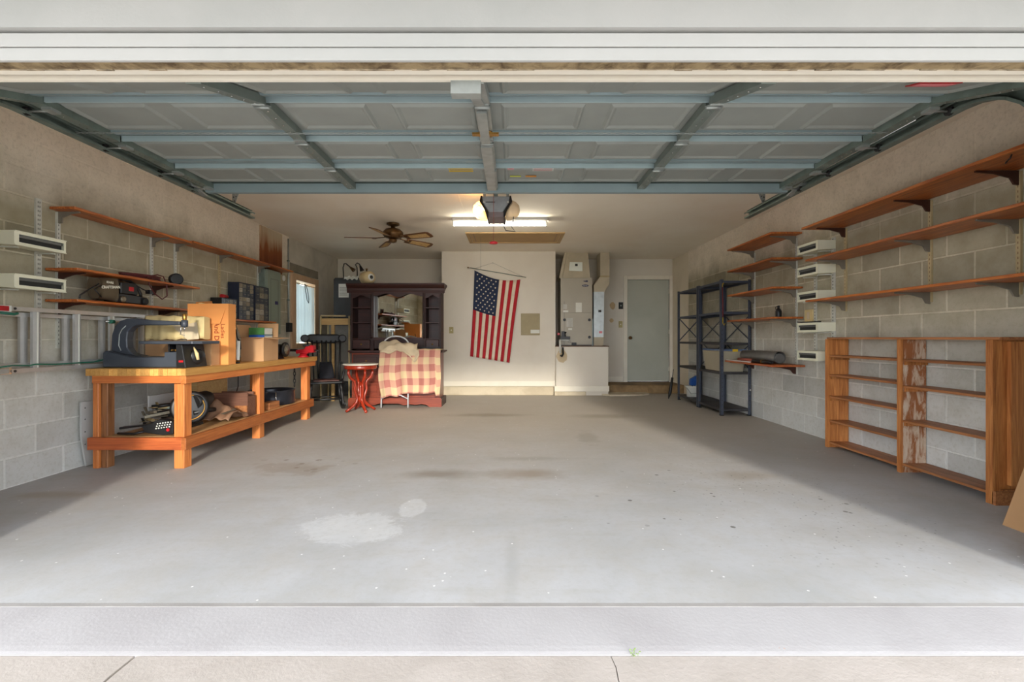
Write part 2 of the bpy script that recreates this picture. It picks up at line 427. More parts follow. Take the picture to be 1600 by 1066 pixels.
M['cherry_lit'] = wood('lit_red_cherry_base', (134, 62, 42), (96, 38, 26), 'X', 0.32)  # brighter cherry copy: light on the hutch base put into its colour
M['redwood'] = wood('polished_redwood', (166, 52, 26), (112, 28, 14), 'Z', 0.25)
M['marble'] = mat('white_marble', (222, 218, 204), 0.25, 0.0, 0.06, 6)
M['brass'] = mat('brass', (184, 140, 72), 0.32, 0.85, 0.15, 10)
M['bronze'] = mat('antique_bronze', (112, 84, 52), 0.35, 0.7, 0.2, 14)
M['steel'] = mat('bright_steel', (200, 200, 198), 0.25, 0.85, 0.05)
M['dullsteel'] = mat('dull_tool_steel', (150, 140, 120), 0.45, 0.5, 0.3, 22)
M['gold'] = mat('yellow_label', (216, 180, 30), 0.6, 0, 0.03)
M['pink'] = mat('pink_label', (222, 130, 136), 0.6, 0, 0.03)
M['lime'] = mat('lime_label', (206, 216, 70), 0.6, 0, 0.03)
M['orange'] = mat('orange_label', (206, 140, 56), 0.6, 0, 0.03)
M['cloth'] = mat('cream_cloth', (208, 190, 160), 0.9, 0, 0.08, 7, bump=0.2)
M['tan'] = mat('tan_hatch_board', (184, 152, 104), 0.75, 0, 0.06, 3)
M['beige'] = mat('beige_plate', (160, 146, 112), 0.6, 0, 0.05)
M['tanframe'] = wood('pale_wood_rail', (206, 172, 116), (180, 142, 86), 'X', 0.5)
M['winframe'] = wood('window_frame_paint', (206, 172, 138), (190, 154, 118), 'Z', 0.6)
M['cabinet'] = mat('charcoal_cabinet', (62, 64, 66), 0.5, 0.1, 0.12, 4)
M['ac'] = mat('taupe_air_handler', (168, 160, 144), 0.45, 0.1, 0.04, 3)
M['duct'] = mat('painted_duct', (184, 172, 148), 0.6, 0.05, 0.08, 4)
M['panelgr'] = mat('sage_breaker_panel', (142, 152, 136), 0.5, 0.1, 0.05, 3)
M['navy'] = mat('navy_organizer', (34, 42, 62), 0.5)
M['blue'] = mat('blue_plastic', (34, 84, 160), 0.4)
M['bluegrey'] = mat('blue_grey_plastic', (96, 116, 150), 0.4)
M['flagred'] = mat('flag_red', (178, 24, 38), 0.85, 0, 0.06)
M['flagwhite'] = mat('flag_white', (228, 212, 190), 0.85, 0, 0.04)
M['flagblue'] = mat('flag_navy', (34, 46, 74), 0.85, 0, 0.06)
M['leaf'] = mat('weed_green', (110, 138, 66), 0.6)
M['dryleaf'] = mat('dry_leaf', (218, 160, 112), 0.7)
M['cord'] = mat('maroon_cord', (88, 30, 32), 0.5)
M['cane'] = mat('cane_insert', (206, 170, 112), 0.6, 0, 0.15, 40)
M['fanwood'] = mat('fan_blade_wood', (110, 70, 36), 0.4, 0, 0.15, 9)
M['tube'] = emit('lit_fluorescent_tube', (255, 246, 226), TUBE_W)
M['bulb'] = emit('lit_bulb', (255, 206, 140), BULB_W)
t = NT('mirror_glass'); t.b.inputs['Metallic'].default_value = 1.0; t.b.inputs['Roughness'].default_value = 0.02
t.b.inputs['Base Color'].default_value = (0.9, 0.92, 0.88, 1); M['mirror'] = t.m
def clear(name, c, rough=0.1, alpha_t=0.85):
    t = NT(name); out = t.t.nodes['Material Output']
    tr = t.n('ShaderNodeBsdfTransparent'); tr.inputs[0].default_value = lin(c)
    mx = t.n('ShaderNodeMixShader'); mx.inputs[0].default_value = 1 - alpha_t
    t.b.inputs['Base Color'].default_value = lin(c); t.b.inputs['Roughness'].default_value = rough
    t.l(tr.outputs[0], mx.inputs[1]); t.l(t.b.outputs[0], mx.inputs[2]); t.l(mx.outputs[0], out.inputs[0])
    return t.m
M['glass'] = clear('window_glass', (236, 244, 244), 0.03, 0.88)
M['clearbin'] = clear('clear_bin_plastic', (222, 214, 192), 0.35, 0.52)
M['lens'] = clear('opener_lens', (255, 236, 206), 0.4, 0.35)
t = NT('sheer_curtain'); out = t.t.nodes['Material Output']
tl = t.n('ShaderNodeBsdfTranslucent'); tl.inputs[0].default_value = lin((156, 162, 164))
tp = t.n('ShaderNodeBsdfTransparent'); m1 = t.n('ShaderNodeMixShader'); m1.inputs[0].default_value = 0.03
m2 = t.n('ShaderNodeMixShader'); m2.inputs[0].default_value = 0.4
t.b.inputs['Base Color'].default_value = lin((206, 206, 198)); t.b.inputs['Roughness'].default_value = 0.9
t.l(tl.outputs[0], m2.inputs[1]); t.l(t.b.outputs[0], m2.inputs[2]); t.l(m2.outputs[0], m1.inputs[1]); t.l(tp.outputs[0], m1.inputs[2])
t.l(m1.outputs[0], out.inputs[0]); M['curtain'] = t.m
# plaid: crossing bands woven in the cloth's own UVs
t = NT('plaid_weave'); uv = t.n('ShaderNodeTexCoord').outputs['UV']; sp = t.n('ShaderNodeSeparateXYZ'); t.l(uv, sp.inputs[0])
def bands(o, n): return t.math('GREATER_THAN', t.math('FRACT', t.math('MULTIPLY', o, n)), 0.5)
a_ = bands(sp.outputs[0], 5.5); b_ = bands(sp.outputs[1], 3.6); tot = t.math('DIVIDE', t.math('ADD', a_, b_), 2)
r_ = t.ramp(tot, [(0.0, lin((206, 184, 144))), (0.5, lin((196, 150, 128))), (1.0, lin((170, 108, 98)))])
t.l(r_, t.b.inputs['Base Color']); t.b.inputs['Roughness'].default_value = 0.9; M['plaid'] = t.m

# ================================================================ THE SETTING
YO, YI = 1.77, 1.86                        # outer and inner face of the door header
struct(B(-3.75, 3.45, YO, YB + 0.2, -0.20, 0.0).build('floor', M['floor']))
# apron strip in front of the slab, with its rounded edge, and the driveway slabs
mb = MB(); mb.prism([(YO, -0.0002), (1.535, -0.0030), (1.51, -0.0042), (1.496, -0.0062), (1.494, -0.2), (YO, -0.2)], 'X', -3.75, 3.45)
struct(mb.build('apron', M['apron']))
struct(B(-3.75, 3.45, 1.752, 1.776, -0.01, 0.0004).build('threshold_seam', plaster('grey_seam', (158, 155, 154), (146, 143, 142), 3.0, 0.2)))
dr = bpy.data.objects.new('driveway', None); COL.objects.link(dr); struct(dr)
def crack(x, n=14, amp=0.006, lean=0.0):
    return [(x + lean * (i / n) + random.uniform(-amp, amp), -3.2 + (1.492 + 3.2) * i / n) for i in range(n + 1)]
c1 = [(x, y) for x, y in crack(-1.27, 60, 0.003, 0.04)]; c2 = crack(0.305, 90, 0.004, 0.02)
mb = MB(); mb.prism([(-6, -3.2)] + [(x - 0.005, y) for x, y in c1] + [(-6, 1.492)], 'Z', -0.2, -0.0080); mb.build('slab', M['drive'], dr)
mb = MB(); mb.prism([(x + 0.005, y) for x, y in c1][::-1] + [(x - 0.0015, y) for x, y in c2], 'Z', -0.2, -0.0080); mb.build('slab', M['drive'], dr)
mb = MB(); mb.prism([(x + 0.0015, y) for x, y in c2][::-1] + [(6, -3.2), (6, 1.492)], 'Z', -0.2, -0.0083); mb.build('slab', M['drive'], dr)
struct(B(-40, 40, -40, YO, -0.5, -0.19).build('ground', plaster('outdoor_ground', (142, 138, 128), (128, 124, 112), 2.0, 0.2)))

wl = struct(MB().box(XL - 0.2, XL, YO, 7.07, 0, HC).build('wall_left', M['mortar']))
wr = struct(MB().box(XR, XR + 0.2, YO, 8.25, 0, HC).build('wall_right', M['mortar']))
struct(B(XR, XR + 0.2, 8.25, YB, 0, HC).build('wall_right_painted_end', M['creamw']))
mb = MB()                                    # the smooth grey stretch with its window opening
W0, W1, WZ0, WZ1 = 7.12, 8.10, 0.86, 2.05
mb.box(XL - 0.2, XL, 7.07, W0, 0, HC); mb.box(XL - 0.2, XL, W1, YB, 0, HC)
mb.box(XL - 0.2, XL, W0, W1, 0, WZ0); mb.box(XL - 0.2, XL, W0, W1, WZ1, HC)
wl2 = struct(mb.build('wall_left_stucco_end', M['greyw']))
struct(B(XL, XL + 0.012, 7.10, 8.12, 2.07, 2.20).build('lintel', mat('lintel_concrete', (140, 132, 116), 0.85, 0, 0.15, 5)))
# concrete blocks, one by one
BH, BL, J = 0.2032, 0.4064, 0.011
def block_mesh(w, side):
    e, c = 0.003, 0.004
    y, z = (w - J) / 2, (BH - J) / 2
    me = bpy.data.meshes.new('block')
    vs = [(0, -y, -z), (0, y, -z), (0, y, z), (0, -y, z)] + [(e * side, -y + c, -z + c), (e * side, y - c, -z + c), (e * side, y - c, z - c), (e * side, -y + c, z - c)]
    fs = [(4, 5, 6, 7), (0, 1, 5, 4), (1, 2, 6, 5), (2, 3, 7, 6), (3, 0, 4, 7)]
    if side < 0: fs = [f[::-1] for f in fs]
    me.from_pydata(vs, [], fs); me.materials.append(M['block']); return me
def lay(wall, x, y0, y1, side, off, skip=None):
    cache = {}
    for k in range(13):
        z = (k + 0.5) * BH
        if z + BH / 2 > HC + 0.06: break
        y = y0 - (off + (BL / 2 if k % 2 else 0)) % BL
        while y < y1 - 0.03:
            a, b = max(y, y0), min(y + BL, y1)
            if b - a > 0.05:
                w = round(b - a, 3)
                if w not in cache: cache[w] = block_mesh(w, side)
                o = bpy.data.objects.new('block', cache[w]); COL.objects.link(o); o.parent = wall
                o.location = (x + side * random.uniform(-0.0010, 0.0012) - (side * 0.0018 if z > 2.1 else 0), (a + b) / 2, z)
                if z + BH / 2 > HC: o.scale = (1, 1, (HC - (z - BH / 2)) / BH); o.location.z = (HC + z - BH / 2) / 2
            y += BL
lay(wl, XL, 2.02, 7.07, 1, 0.13)
lay(wr, XR, 2.02, 8.25, -1, 0.30)
# front return walls, header and soffit round the big opening
OXL, OXR, HZ = -2.57, 2.33, 2.094
fr = struct(B(XL - 0.2, OXL, YO, 2.02, 0, HC).build('wall_front', M['mortar']))
struct(B(OXR, XR + 0.2, YO, 2.02, 0, HC).build('wall_front', M['mortar']))
struct(B(OXL, OXR, YO, YI, HZ + 0.1, HC).build('wall_front_header', M['header']))
struct(B(-4.5, 4.3, -0.60, YO, 2.327, 2.36).build('soffit', M['header']))  # lengthened unseen past the camera to keep sky light off the apron
struct(B(-4.5, 4.3, YO - 0.04, YO, 2.205, 2.33).build('fascia', M['header']))
struct(B(-4.5, 4.3, YO - 0.022, YO, 2.145, 2.196).build('trim_1', M['white'], bevel=0.003))
struct(B(-4.5, 4.3, YO - 0.018, YO, HZ, 2.142).build('trim_2', M['white'], bevel=0.003))
struct(B(OXL, OXR, YO, YO + 0.045, HZ + 0.003, HZ + 0.1).build('trim_3', M['rough']))
mb = MB()
for i in range(70):                          # flaking, uneven underside of the header board
    x = OXL + (OXR - OXL) * i / 70
    mb.box(x, x + (OXR - OXL) / 70, YO + 0.045, YO + 0.062, HZ + 0.004 + random.uniform(0, 0.006), HZ + 0.1)
struct(mb.build('trim_4', mat('flaking_paint', (196, 178, 148), 0.9, 0, 0.35, 22)))
struct(B(OXL, OXR, YO + 0.062, YI, HZ + 0.006, HZ + 0.1).build('trim_5', M['base']))
struct(B(XL - 0.2, XR + 0.2, YO, YB + 0.2, HC, HC + 0.15).build('ceiling', M['ceil']))
# back wall: left part, boxed-out closet, alcove platform, door part
struct(B(XL - 0.2, 2.27, YB, YB + 0.2, 0, HC).build('wall_back', M['cream']))
DX0, DX1, DZ0, DZ1 = 2.284, 3.118, 0.165, 2.185
mb = MB(); mb.box(2.27, DX0, YB, YB + 0.2, 0, HC); mb.box(DX1, XR + 0.2, YB, YB + 0.2, 0, HC); mb.box(DX0, DX1, YB, YB + 0.2, DZ1, HC); mb.box(DX0, DX1, YB, YB + 0.2, 0, DZ0 - 0.01)
struct(mb.build('wall_back_doorway', M['cream']))
FX0, FX1, FY = -1.27, 0.786, 8.27
struct(B(FX0, FX1, FY, YB, 0.0, HC).build('wall_closet', M['cream']))
PX1, PY = 1.72, 8.18
pl = struct(B(FX1, PX1, PY, YB, 0.0, 0.87).build('platform', M['cream'])); B(FX1 - 0.01, PX1 + 0.015, PY - 0.012, YB, 0.87, 0.885).build('platform_top', mat('platform_edge_board', (120, 92, 70), 0.7), pl)
struct(B(FX0, FX1 + 0.0, FY - 0.016, FY, 0.155, 0.255).build('baseboard_back', M['base'], bevel=0.004))
mb = MB(); mb.box(FX1 - 0.03, PX1 + 0.016, PY - 0.016, PY, 0.072, 0.17); mb.box(PX1, PX1 + 0.016, PY, 8.44, 0.072, 0.17)
struct(mb.build('baseboard_platform', M['base'], bevel=0.004))
struct(B(PX1, DX0 - 0.09, YB - 0.014, YB, 0.17, 0.26).build('baseboard_door_side', M['base']))
struct(B(FX0 + 0.0, FX1 - 0.03, FY - 0.05, FY, 0, 0.15).build('curb', M['curb'], bevel=0.006))
struct(B(FX1 - 0.03, 1.32, PY - 0.035, PY - 0.002, 0, 0.068).build('curb_platform', M['curb'], bevel=0.006))
struct(B(PX1 + 0.001, XR, 8.45, YB, 0, 0.155).build('step', M['step'], bevel=0.008))
mb = MB(); mb.prism([(1.50, 8.30), (1.72, 8.05), (2.30, 8.10), (2.48, 8.28), (2.46, 8.449), (1.73, 8.449), (1.73, 8.15)], 'Z', 0, 0.028)
struct(mb.build('step_patch', M['curb']))
# back door with frame, knob and hinges
d = struct(B(DX0 + 0.004, DX1 - 0.004, YB + 0.012, YB + 0.05, DZ0 + 0.006, DZ1 - 0.004).build('door_1', M['door_grey']))
MB().lathe([(0.032, 0), (0.032, 0.006), (0.012, 0.01), (0.012, 0.03), (0.028, 0.04), (0.030, 0.055), (0.02, 0.065), (0, 0.067)], (DX0 + 0.06, YB + 0.012, 1.03), (0, -1, 0)).build('door_knob', M['bronze'], d, label='dark bronze door knob')
for z in (0.42, 1.15, 1.95):
    B(DX1 - 0.012, DX1 + 0.004, YB - 0.004, YB + 0.014, z - 0.045, z + 0.045).build('hinge', M['base'], d)
mb = MB(); mb.box(DX0 - 0.075, DX0, YB - 0.022, YB + 0.1, 0.155, DZ1 + 0.075); mb.box(DX1, min(DX1 + 0.06, XR - 0.001), YB - 0.022, YB + 0.1, 0.155, DZ1 + 0.075)
mb.box(DX0, DX1, YB - 0.022, YB + 0.1, DZ1, DZ1 + 0.075)
struct(mb.build('door_frame', M['base'], bevel=0.004))
struct(B(DX0, DX1, YB - 0.01, YB + 0.12, 0.155, DZ0).build('door_sill', mat('worn_sill', (92, 82, 68), 0.7)))
# ceiling seams
struct(B(-0.60, -0.585, 3.8, 5.9, HC - 0.003, HC).build('ceiling_seam', M['ceil']))
# window with frame, mullion, panes, sheer curtains, rod, cord
w = bpy.data.objects.new('window_1', None); COL.objects.link(w); w.location = (XL, W0, WZ0); struct(w)
fw = 0.14
mb = MB(); mb.box(XL - 0.16, XL + 0.03, W0 + 0.001, W0 + fw, WZ0, WZ1); mb.box(XL - 0.16, XL + 0.03, W1 - fw, W1 - 0.001, WZ0, WZ1)
mb.box(XL - 0.16, XL + 0.03, W0 + fw, W1 - fw, WZ1 - 0.10, WZ1); mb.box(XL - 0.16, XL + 0.03, W0 + fw, W1 - fw, WZ0, WZ0 + 0.08)
mb.build('window_frame', M['winframe'], w, bevel=0.004)
ym = (W0 + W1) / 2; zm = (WZ0 + WZ1) / 2 - 0.02
mb = MB(); mb.box(XL - 0.13, XL - 0.09, ym - 0.015, ym + 0.015, WZ0 + 0.08, WZ1 - 0.1); mb.box(XL - 0.13, XL - 0.09, W0 + fw, W1 - fw, zm - 0.015, zm + 0.015)
mb.build('mullion', M['greyw'], w)
for ya, yb in ((W0 + fw, ym), (ym, W1 - fw)):
    for za, zb in ((WZ0 + 0.08, zm), (zm, WZ1 - 0.1)):
        B(XL - 0.112, XL - 0.108, ya, yb, za, zb).build('pane', M['glass'], w)
c_ = MB(); ya, yb = W0 + fw + 0.045, W1 - fw - 0.01
c_.grid(lambda u, v: (XL + 0.0 + 0.018 * math.sin(u * 34) + 0.006 * math.sin(u * 71 + v * 3), ya + (yb - ya) * u, WZ0 + 0.10 + (WZ1 - 0.26 - WZ0) * v), 90, 4)
c_.build('sheer_curtain', M['curtain'], w)
mb = MB(); mb.cyl((XL + 0.02, W0 + fw, WZ1 - 0.15), (XL + 0.02, W1 - fw, WZ1 - 0.15), 0.006, 8); mb.build('curtain_rod', M['bronze'], w)
y0 = W0 + fw + 0.26
mb = MB(); mb.tube([(XL + 0.045, y0, WZ1 - 0.13), (XL + 0.05, y0 + 0.02, WZ1 - 0.25), (XL + 0.05, y0 + 0.08, WZ1 - 0.40), (XL + 0.05, y0 + 0.13, WZ1 - 0.44), (XL + 0.05, y0 + 0.14, WZ1 - 0.38), (XL + 0.05, y0 + 0.09, WZ1 - 0.22), (XL + 0.045, y0 + 0.03, WZ1 - 0.14)], 0.006, 6)
mb.build('cord_loop', M['dark'], w)

# ================================================================ OVERHEAD DOOR
DC, DW = -0.13, 2.44
gd = thing('garage_door', 'raised overhead garage door of grey steel sections under the ceiling', 'garage door', (DC, 2.44, 2.32))
yj = [1.905, 2.44, 2.925, 3.39, 3.86]; zj = [2.145, 2.325, 2.33, 2.33, 2.33]
def dz(y):
    if y < yj[1]: return zj[0] + (zj[1] - zj[0]) * (y - yj[0]) / (yj[1] - yj[0])
    return zj[1]
stx = [-1.34, DC - 0.03, 1.08]
for s in range(4):
    ya, yb = yj[s] + 0.004, yj[s + 1] - 0.004
    za, zb = dz(ya), dz(yb)
    nrm = Vector((0, zb - za, -(yb - ya))).normalized(); tv = Vector((0, yb - ya, zb - za)).normalized(); Ls = math.hypot(yb - ya, zb - za)
    O = Vector((0, ya, za))
    def P(x, d, h): return O + Vector((x, 0, 0)) + tv * d + nrm * h
    def slab(mb, x0, x1, d0, d1, h0, h1): mb.hexa([P(x0, d0, h1), P(x1, d0, h1), P(x1, d1, h1), P(x0, d1, h1), P(x0, d0, h0), P(x1, d0, h0), P(x1, d1, h0), P(x0, d1, h0)])
    mb = MB(); slab(mb, DC - DW, DC + DW, 0, Ls, -0.045, 0.0)
    mb.build('section', M['panel'], gd)
    pw = (2 * DW) / 8
    for i in range(8):                        # embossed raised panels: an outer ridge and an inner field
        x0 = DC - DW + i * pw + 0.07; x1 = x0 + pw - 0.14
        mb = MB(); d0, d1 = 0.085, Ls - 0.095
        def ring(ins, h): return [P(x0 + ins, d0 + ins, h), P(x1 - ins, d0 + ins, h), P(x1 - ins, d1 - ins, h), P(x0 + ins, d1 - ins, h)]
        rg = [ring(0, 0.0), ring(0.014, 0.013), ring(0.024, 0.013), ring(0.040, 0.003)]; bb_ = len(mb.v)
        for r_ in rg: mb.v += [tuple(q_) for q_ in r_]
        for k_ in range(3):
            for e_ in range(4): f_ = (e_ + 1) % 4; mb.face([bb_ + k_ * 4 + e_, bb_ + k_ * 4 + f_, bb_ + k_ * 4 + 4 + f_, bb_ + k_ * 4 + 4 + e_])
        mb.face([bb_ + 12, bb_ + 13, bb_ + 14, bb_ + 15])
        mb.build('raised_panel', M['panel'], gd)
    # meeting rails: upstand at near edge coloured as lit, shadow gap at far edge painted dark
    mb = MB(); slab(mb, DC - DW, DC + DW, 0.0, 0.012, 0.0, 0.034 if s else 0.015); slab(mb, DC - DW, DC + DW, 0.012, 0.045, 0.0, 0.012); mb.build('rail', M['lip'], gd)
    if s < 3:
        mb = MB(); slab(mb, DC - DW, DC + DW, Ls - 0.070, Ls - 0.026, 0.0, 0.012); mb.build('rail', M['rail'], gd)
    mb = MB(); slab(mb, DC - DW, DC + DW, Ls - (0.025 if s < 3 else 0.055), Ls - (0.0 if s < 3 else 0.026), 0.0, 0.003); mb.build('joint_shadow_strip', M['joint'], gd)
    for k, sx_ in enumerate(stx):
        hw = 0.042 if k == 1 else 0.032
        mb = MB(); slab(mb, sx_ - hw, sx_ + hw, 0.03 if s else 0.0, Ls - 0.015, 0.004, 0.050)
        st = mb.build('stile', M['galv'] if k == 1 else M['stile'], gd)
        mb = MB()
        for q in range(5):
            c = P(sx_ + (0.0 if q % 2 else 0.0), 0.07 + q * (Ls - 0.14) / 4, 0.050); mb.lathe([(0.005, 0), (0.005, 0.003)], c, nrm, 8)
        mb.build('bolt', M['steel'], st, kind='stuff')
        if s < 3:                              # hinge across the joint
            mb = MB(); slab(mb, sx_ - 0.035, sx_ + 0.035, Ls - 0.045, Ls + 0.03, 0.050, 0.056); mb.cyl(P(sx_ - 0.04, Ls - 0.004, 0.062), P(sx_ + 0.04, Ls - 0.004, 0.062), 0.008, 8)
            mb.build('hinge', M['galv'], gd)
    for sd in (-1, 1):                         # end stiles, with punched holes, hinges and rollers
        xe = DC + sd * (DW - 0.035)
        mb = MB(); slab(mb, xe - 0.035, xe + 0.035, 0.0, Ls, 0.004, 0.045); st = mb.build('end_stile', M['galv_dark'], gd)
        mb = MB()
        for q in range(9):
            c = P(xe, 0.05 + q * (Ls - 0.1) / 8, 0.045); mb.lathe([(0.0045, 0), (0.0045, 0.002)], c, nrm, 6)
        mb.build('rivet', M['steel'], st, kind='stuff')
        for dd in ((0.06,) if s < 3 else (0.06, Ls - 0.05)):
            mb = MB(); c0 = P(xe, dd, 0.055); c1_ = c0 + Vector((sd * 0.105, 0, 0))
            slab(mb, xe - 0.012, xe + 0.04, dd - 0.03, dd + 0.03, 0.045, 0.060); mb.cyl(c0, c1_, 0.006, 8)
            hg = mb.build('roller_bracket', M['galv'], gd)
            MB().lathe([(0.010, -0.010), (0.024, -0.008), (0.020, 0), (0.024, 0.008), (0.010, 0.010)], c1_ + Vector((sd * 0.012, 0, 0)), (1, 0, 0), 12).build('roller', M['rubber'], hg)
mb = MB(); mb.box(DC - DW, DC + DW, 3.835, 3.875, 2.250, 2.33); mb.build('top_strut', M['rail'], gd, label='deep blue-grey strut along the rear edge')
mb = MB(); mb.box(DC - DW, DC + DW, 1.895, 1.915, 2.10, 2.15); mb.build('bottom_seal', M['base'], gd)
# stickers on the last section
zs = 2.33 - 0.014
def sticker(px0, px1, py, dy, m, ink=None, lines=1, z=zs):
    Y = (z - EYE) * F / (528 - py); x0, x1 = wx(px0, Y), wx(px1, Y)
    mb = MB(); mb.box(x0, x1, Y - dy / 2, Y + dy / 2, z - 0.0012, z)
    o = mb.build('sticker', m, gd)
    if ink:
        mb = MB()
        for k in range(lines):
            yy = Y - dy / 2 + dy * (k + 0.7) / (lines + 0.4); mb.box(x0 + 0.012, x1 - 0.012, yy - 0.004, yy + 0.004, z - 0.002, z - 0.0012)
        mb.build('print', ink, o)
sticker(701, 739, 265.5, 0.075, M['gold'], mat('dark_gold_ink', (176, 140, 20), 0.7), 2)
sticker(793, 803, 264, 0.06, M['pink'], M['red'], 2)
sticker(832, 865, 265, 0.055, M['paper'], M['pink'], 3)
sticker(797, 814, 275.5, 0.02, M['lime']); sticker(821, 838, 275.5, 0.03, M['orange'])
yl, zl = 2.10, dz(2.10) - 0.022
mb = MB(); mb.hexa([(1.83, yl - .05, dz(yl - .05) - .022), (2.02, yl - .05, dz(yl - .05) - .022), (2.02, yl + .03, dz(yl + .03) - .022), (1.83, yl + .03, dz(yl + .03) - .022), (1.83, yl - .05, dz(yl - .05) - .018), (2.02, yl - .05, dz(yl - .05) - .018), (2.02, yl + .03, dz(yl + .03) - .018), (1.83, yl + .03, dz(yl + .03) - .018)])
o = mb.build('sticker', M['red'], gd, label='red warning sticker')
mb = MB(); mb.hexa([(1.845, yl - .03, dz(yl - .03) - .0232), (2.01, yl - .03, dz(yl - .03) - .0232), (2.01, yl + .015, dz(yl + .015) - .0232), (1.845, yl + .015, dz(yl + .015) - .0232), (1.845, yl - .03, dz(yl - .03) - .022), (2.01, yl - .03, dz(yl - .03) - .022), (2.01, yl + .015, dz(yl + .015) - .022), (1.845, yl + .015, dz(yl + .015) - .022)])
mb.build('print', M['pink'], o)
# lock: centre handle with two twisted cables to the tracks
zc_ = 2.272
mb = MB(); n = 160
for sd, xe in ((-1, -2.50), (1, 2.24)):
    for ph in (0, math.pi):
        pts = []
        for i in range(n + 1):
            u = i / n; x = DC - 0.05 + sd * 0.09 + (xe - DC) * u
            pts.append((x, 2.77 + 0.004 * math.cos(u * 150 + ph), zc_ - 0.006 * math.sin(math.pi * u) + 0.004 * math.sin(u * 150 + ph)))
        mb.tube(pts, 0.0022, 4)
mb.build('lock_cable', M['galv'], gd)
mb = MB(); mb.lathe([(0.02, 0), (0.05, 0.004), (0.05, 0.010), (0.015, 0.014)], (DC - 0.03, 2.79, 2.278), (0, 0, -1), 14); mb.bar((DC - 0.11, 2.77, 2.262), (DC + 0.05, 2.77, 2.262), 0.035, 0.010)
mb.build('lock_handle', M['brass'], gd, label='worn brass lock handle')
mb = MB()
mb.box(DC - 0.125, DC + 0.0, 1.90, 1.945, 2.045, 2.105); mb.bar((DC - 0.055, 1.93, 2.10), (DC - 0.04, 2.42, 2.26), 0.05, 0.012)
mb.build('operator_bracket', M['galv'], gd, label='galvanized bracket on the centre stile')
mb = MB(); mb.bar((DC - 0.035, 2.95, 2.262), (DC - 0.035, 3.82, 2.262), 0.075, 0.010); mb.bar((DC - 0.035, 2.50, 2.262), (DC - 0.035, 2.90, 2.262), 0.055, 0.012)
mb.build('reinforcing_bar', M['galv'], gd)
# tracks
for sd, xt, lab in ((-1, -2.665, 'left'), (1, 2.41, 'right')):
    tr = thing('door_track', '%s-hand galvanized door track hanging below the ceiling, by the %s wall' % (lab, lab), 'door track', (xt, 4.0, 2.27))
    path = [(4.70, 2.283)] + [(2.45, 2.283)]
    for i in range(1, 9):
        a = R(90) * i / 8; path.append((2.45 - 0.45 * math.sin(a), 2.283 - 0.45 * (1 - math.cos(a))))
    path.append((2.0, 0.05))
    mb = MB()
    for i in range(len(path) - 1):
        (ya, za), (yb, zb) = path[i], path[i + 1]
        p0, p1 = Vector((xt, ya, za)), Vector((xt, yb, zb))
        d_ = (p1 - p0).normalized(); nn = Vector((0, -d_.z, d_.y))
        up = tuple(nn)
        o_ = Vector((sd * 0.024, 0, 0))
        mb.bar(p0 + o_, p1 + o_, 0.003, 0.058, up)
        for q in (-1, 1): mb.bar(p0 + nn * (0.028 * q), p1 + nn * (0.028 * q), 0.05, 0.003, up)
        for q in (-1, 1): mb.bar(p0 + nn * (0.022 * q) - o_, p1 + nn * (0.022 * q) - o_, 0.003, 0.014, up)
    mb.build('channel', M['galv_dark'], tr)
    mb = MB(); mb.box(xt + sd * 0.028, xt + sd * 0.031, 2.45, 4.70, 2.262, 2.335); mb.box(xt + sd * 0.0, xt + sd * 0.031, 2.45, 4.70, 2.332, 2.335); mb.build('angle_iron', M['galv_dark'], tr)
    mb = MB(); mb.cyl((xt - sd * 0.02, 2.7, 2.322), (xt - sd * 0.02, 3.95, 2.322), 0.009, 8); mb.build('track_highlight_rod', M['steel'], tr)  # added bright rod standing in for the highlight along the track
    for yy in (4.40,):
        for xb in (xt + sd * 0.012, xt - sd * 0.16):
            mb = MB(); p0, p1 = Vector((xt + sd * 0.01, yy, 2.325)), Vector((xb, yy - (0.0 if xb * sd > xt * sd else 0.10), HC))
            mb.bar(p0, p1, 0.028, 0.003, (0, 1, 0)); h_ = mb.build('perforated_hanger', M['galv'], tr)
            mb = MB()
            for q in range(7):
                c = p0.lerp(p1, (q + 0.5) / 7); mb.lathe([(0.006, 0), (0.006, 0.002)], c + Vector((0, -0.003, 0)), (0, -1, 0), 6)
            mb.build('hole', M['deep'], h_, kind='stuff')
    mb = MB(); mb.box(xt - 0.03, xt + 0.03, 3.78, 3.90, 2.285, 2.30); mb.bar((xt - sd * 0.05, 3.90, 2.24), (xt - sd * 0.0, 3.76, 2.31), 0.05, 0.012); mb.build('bracket', M['galv'], tr)

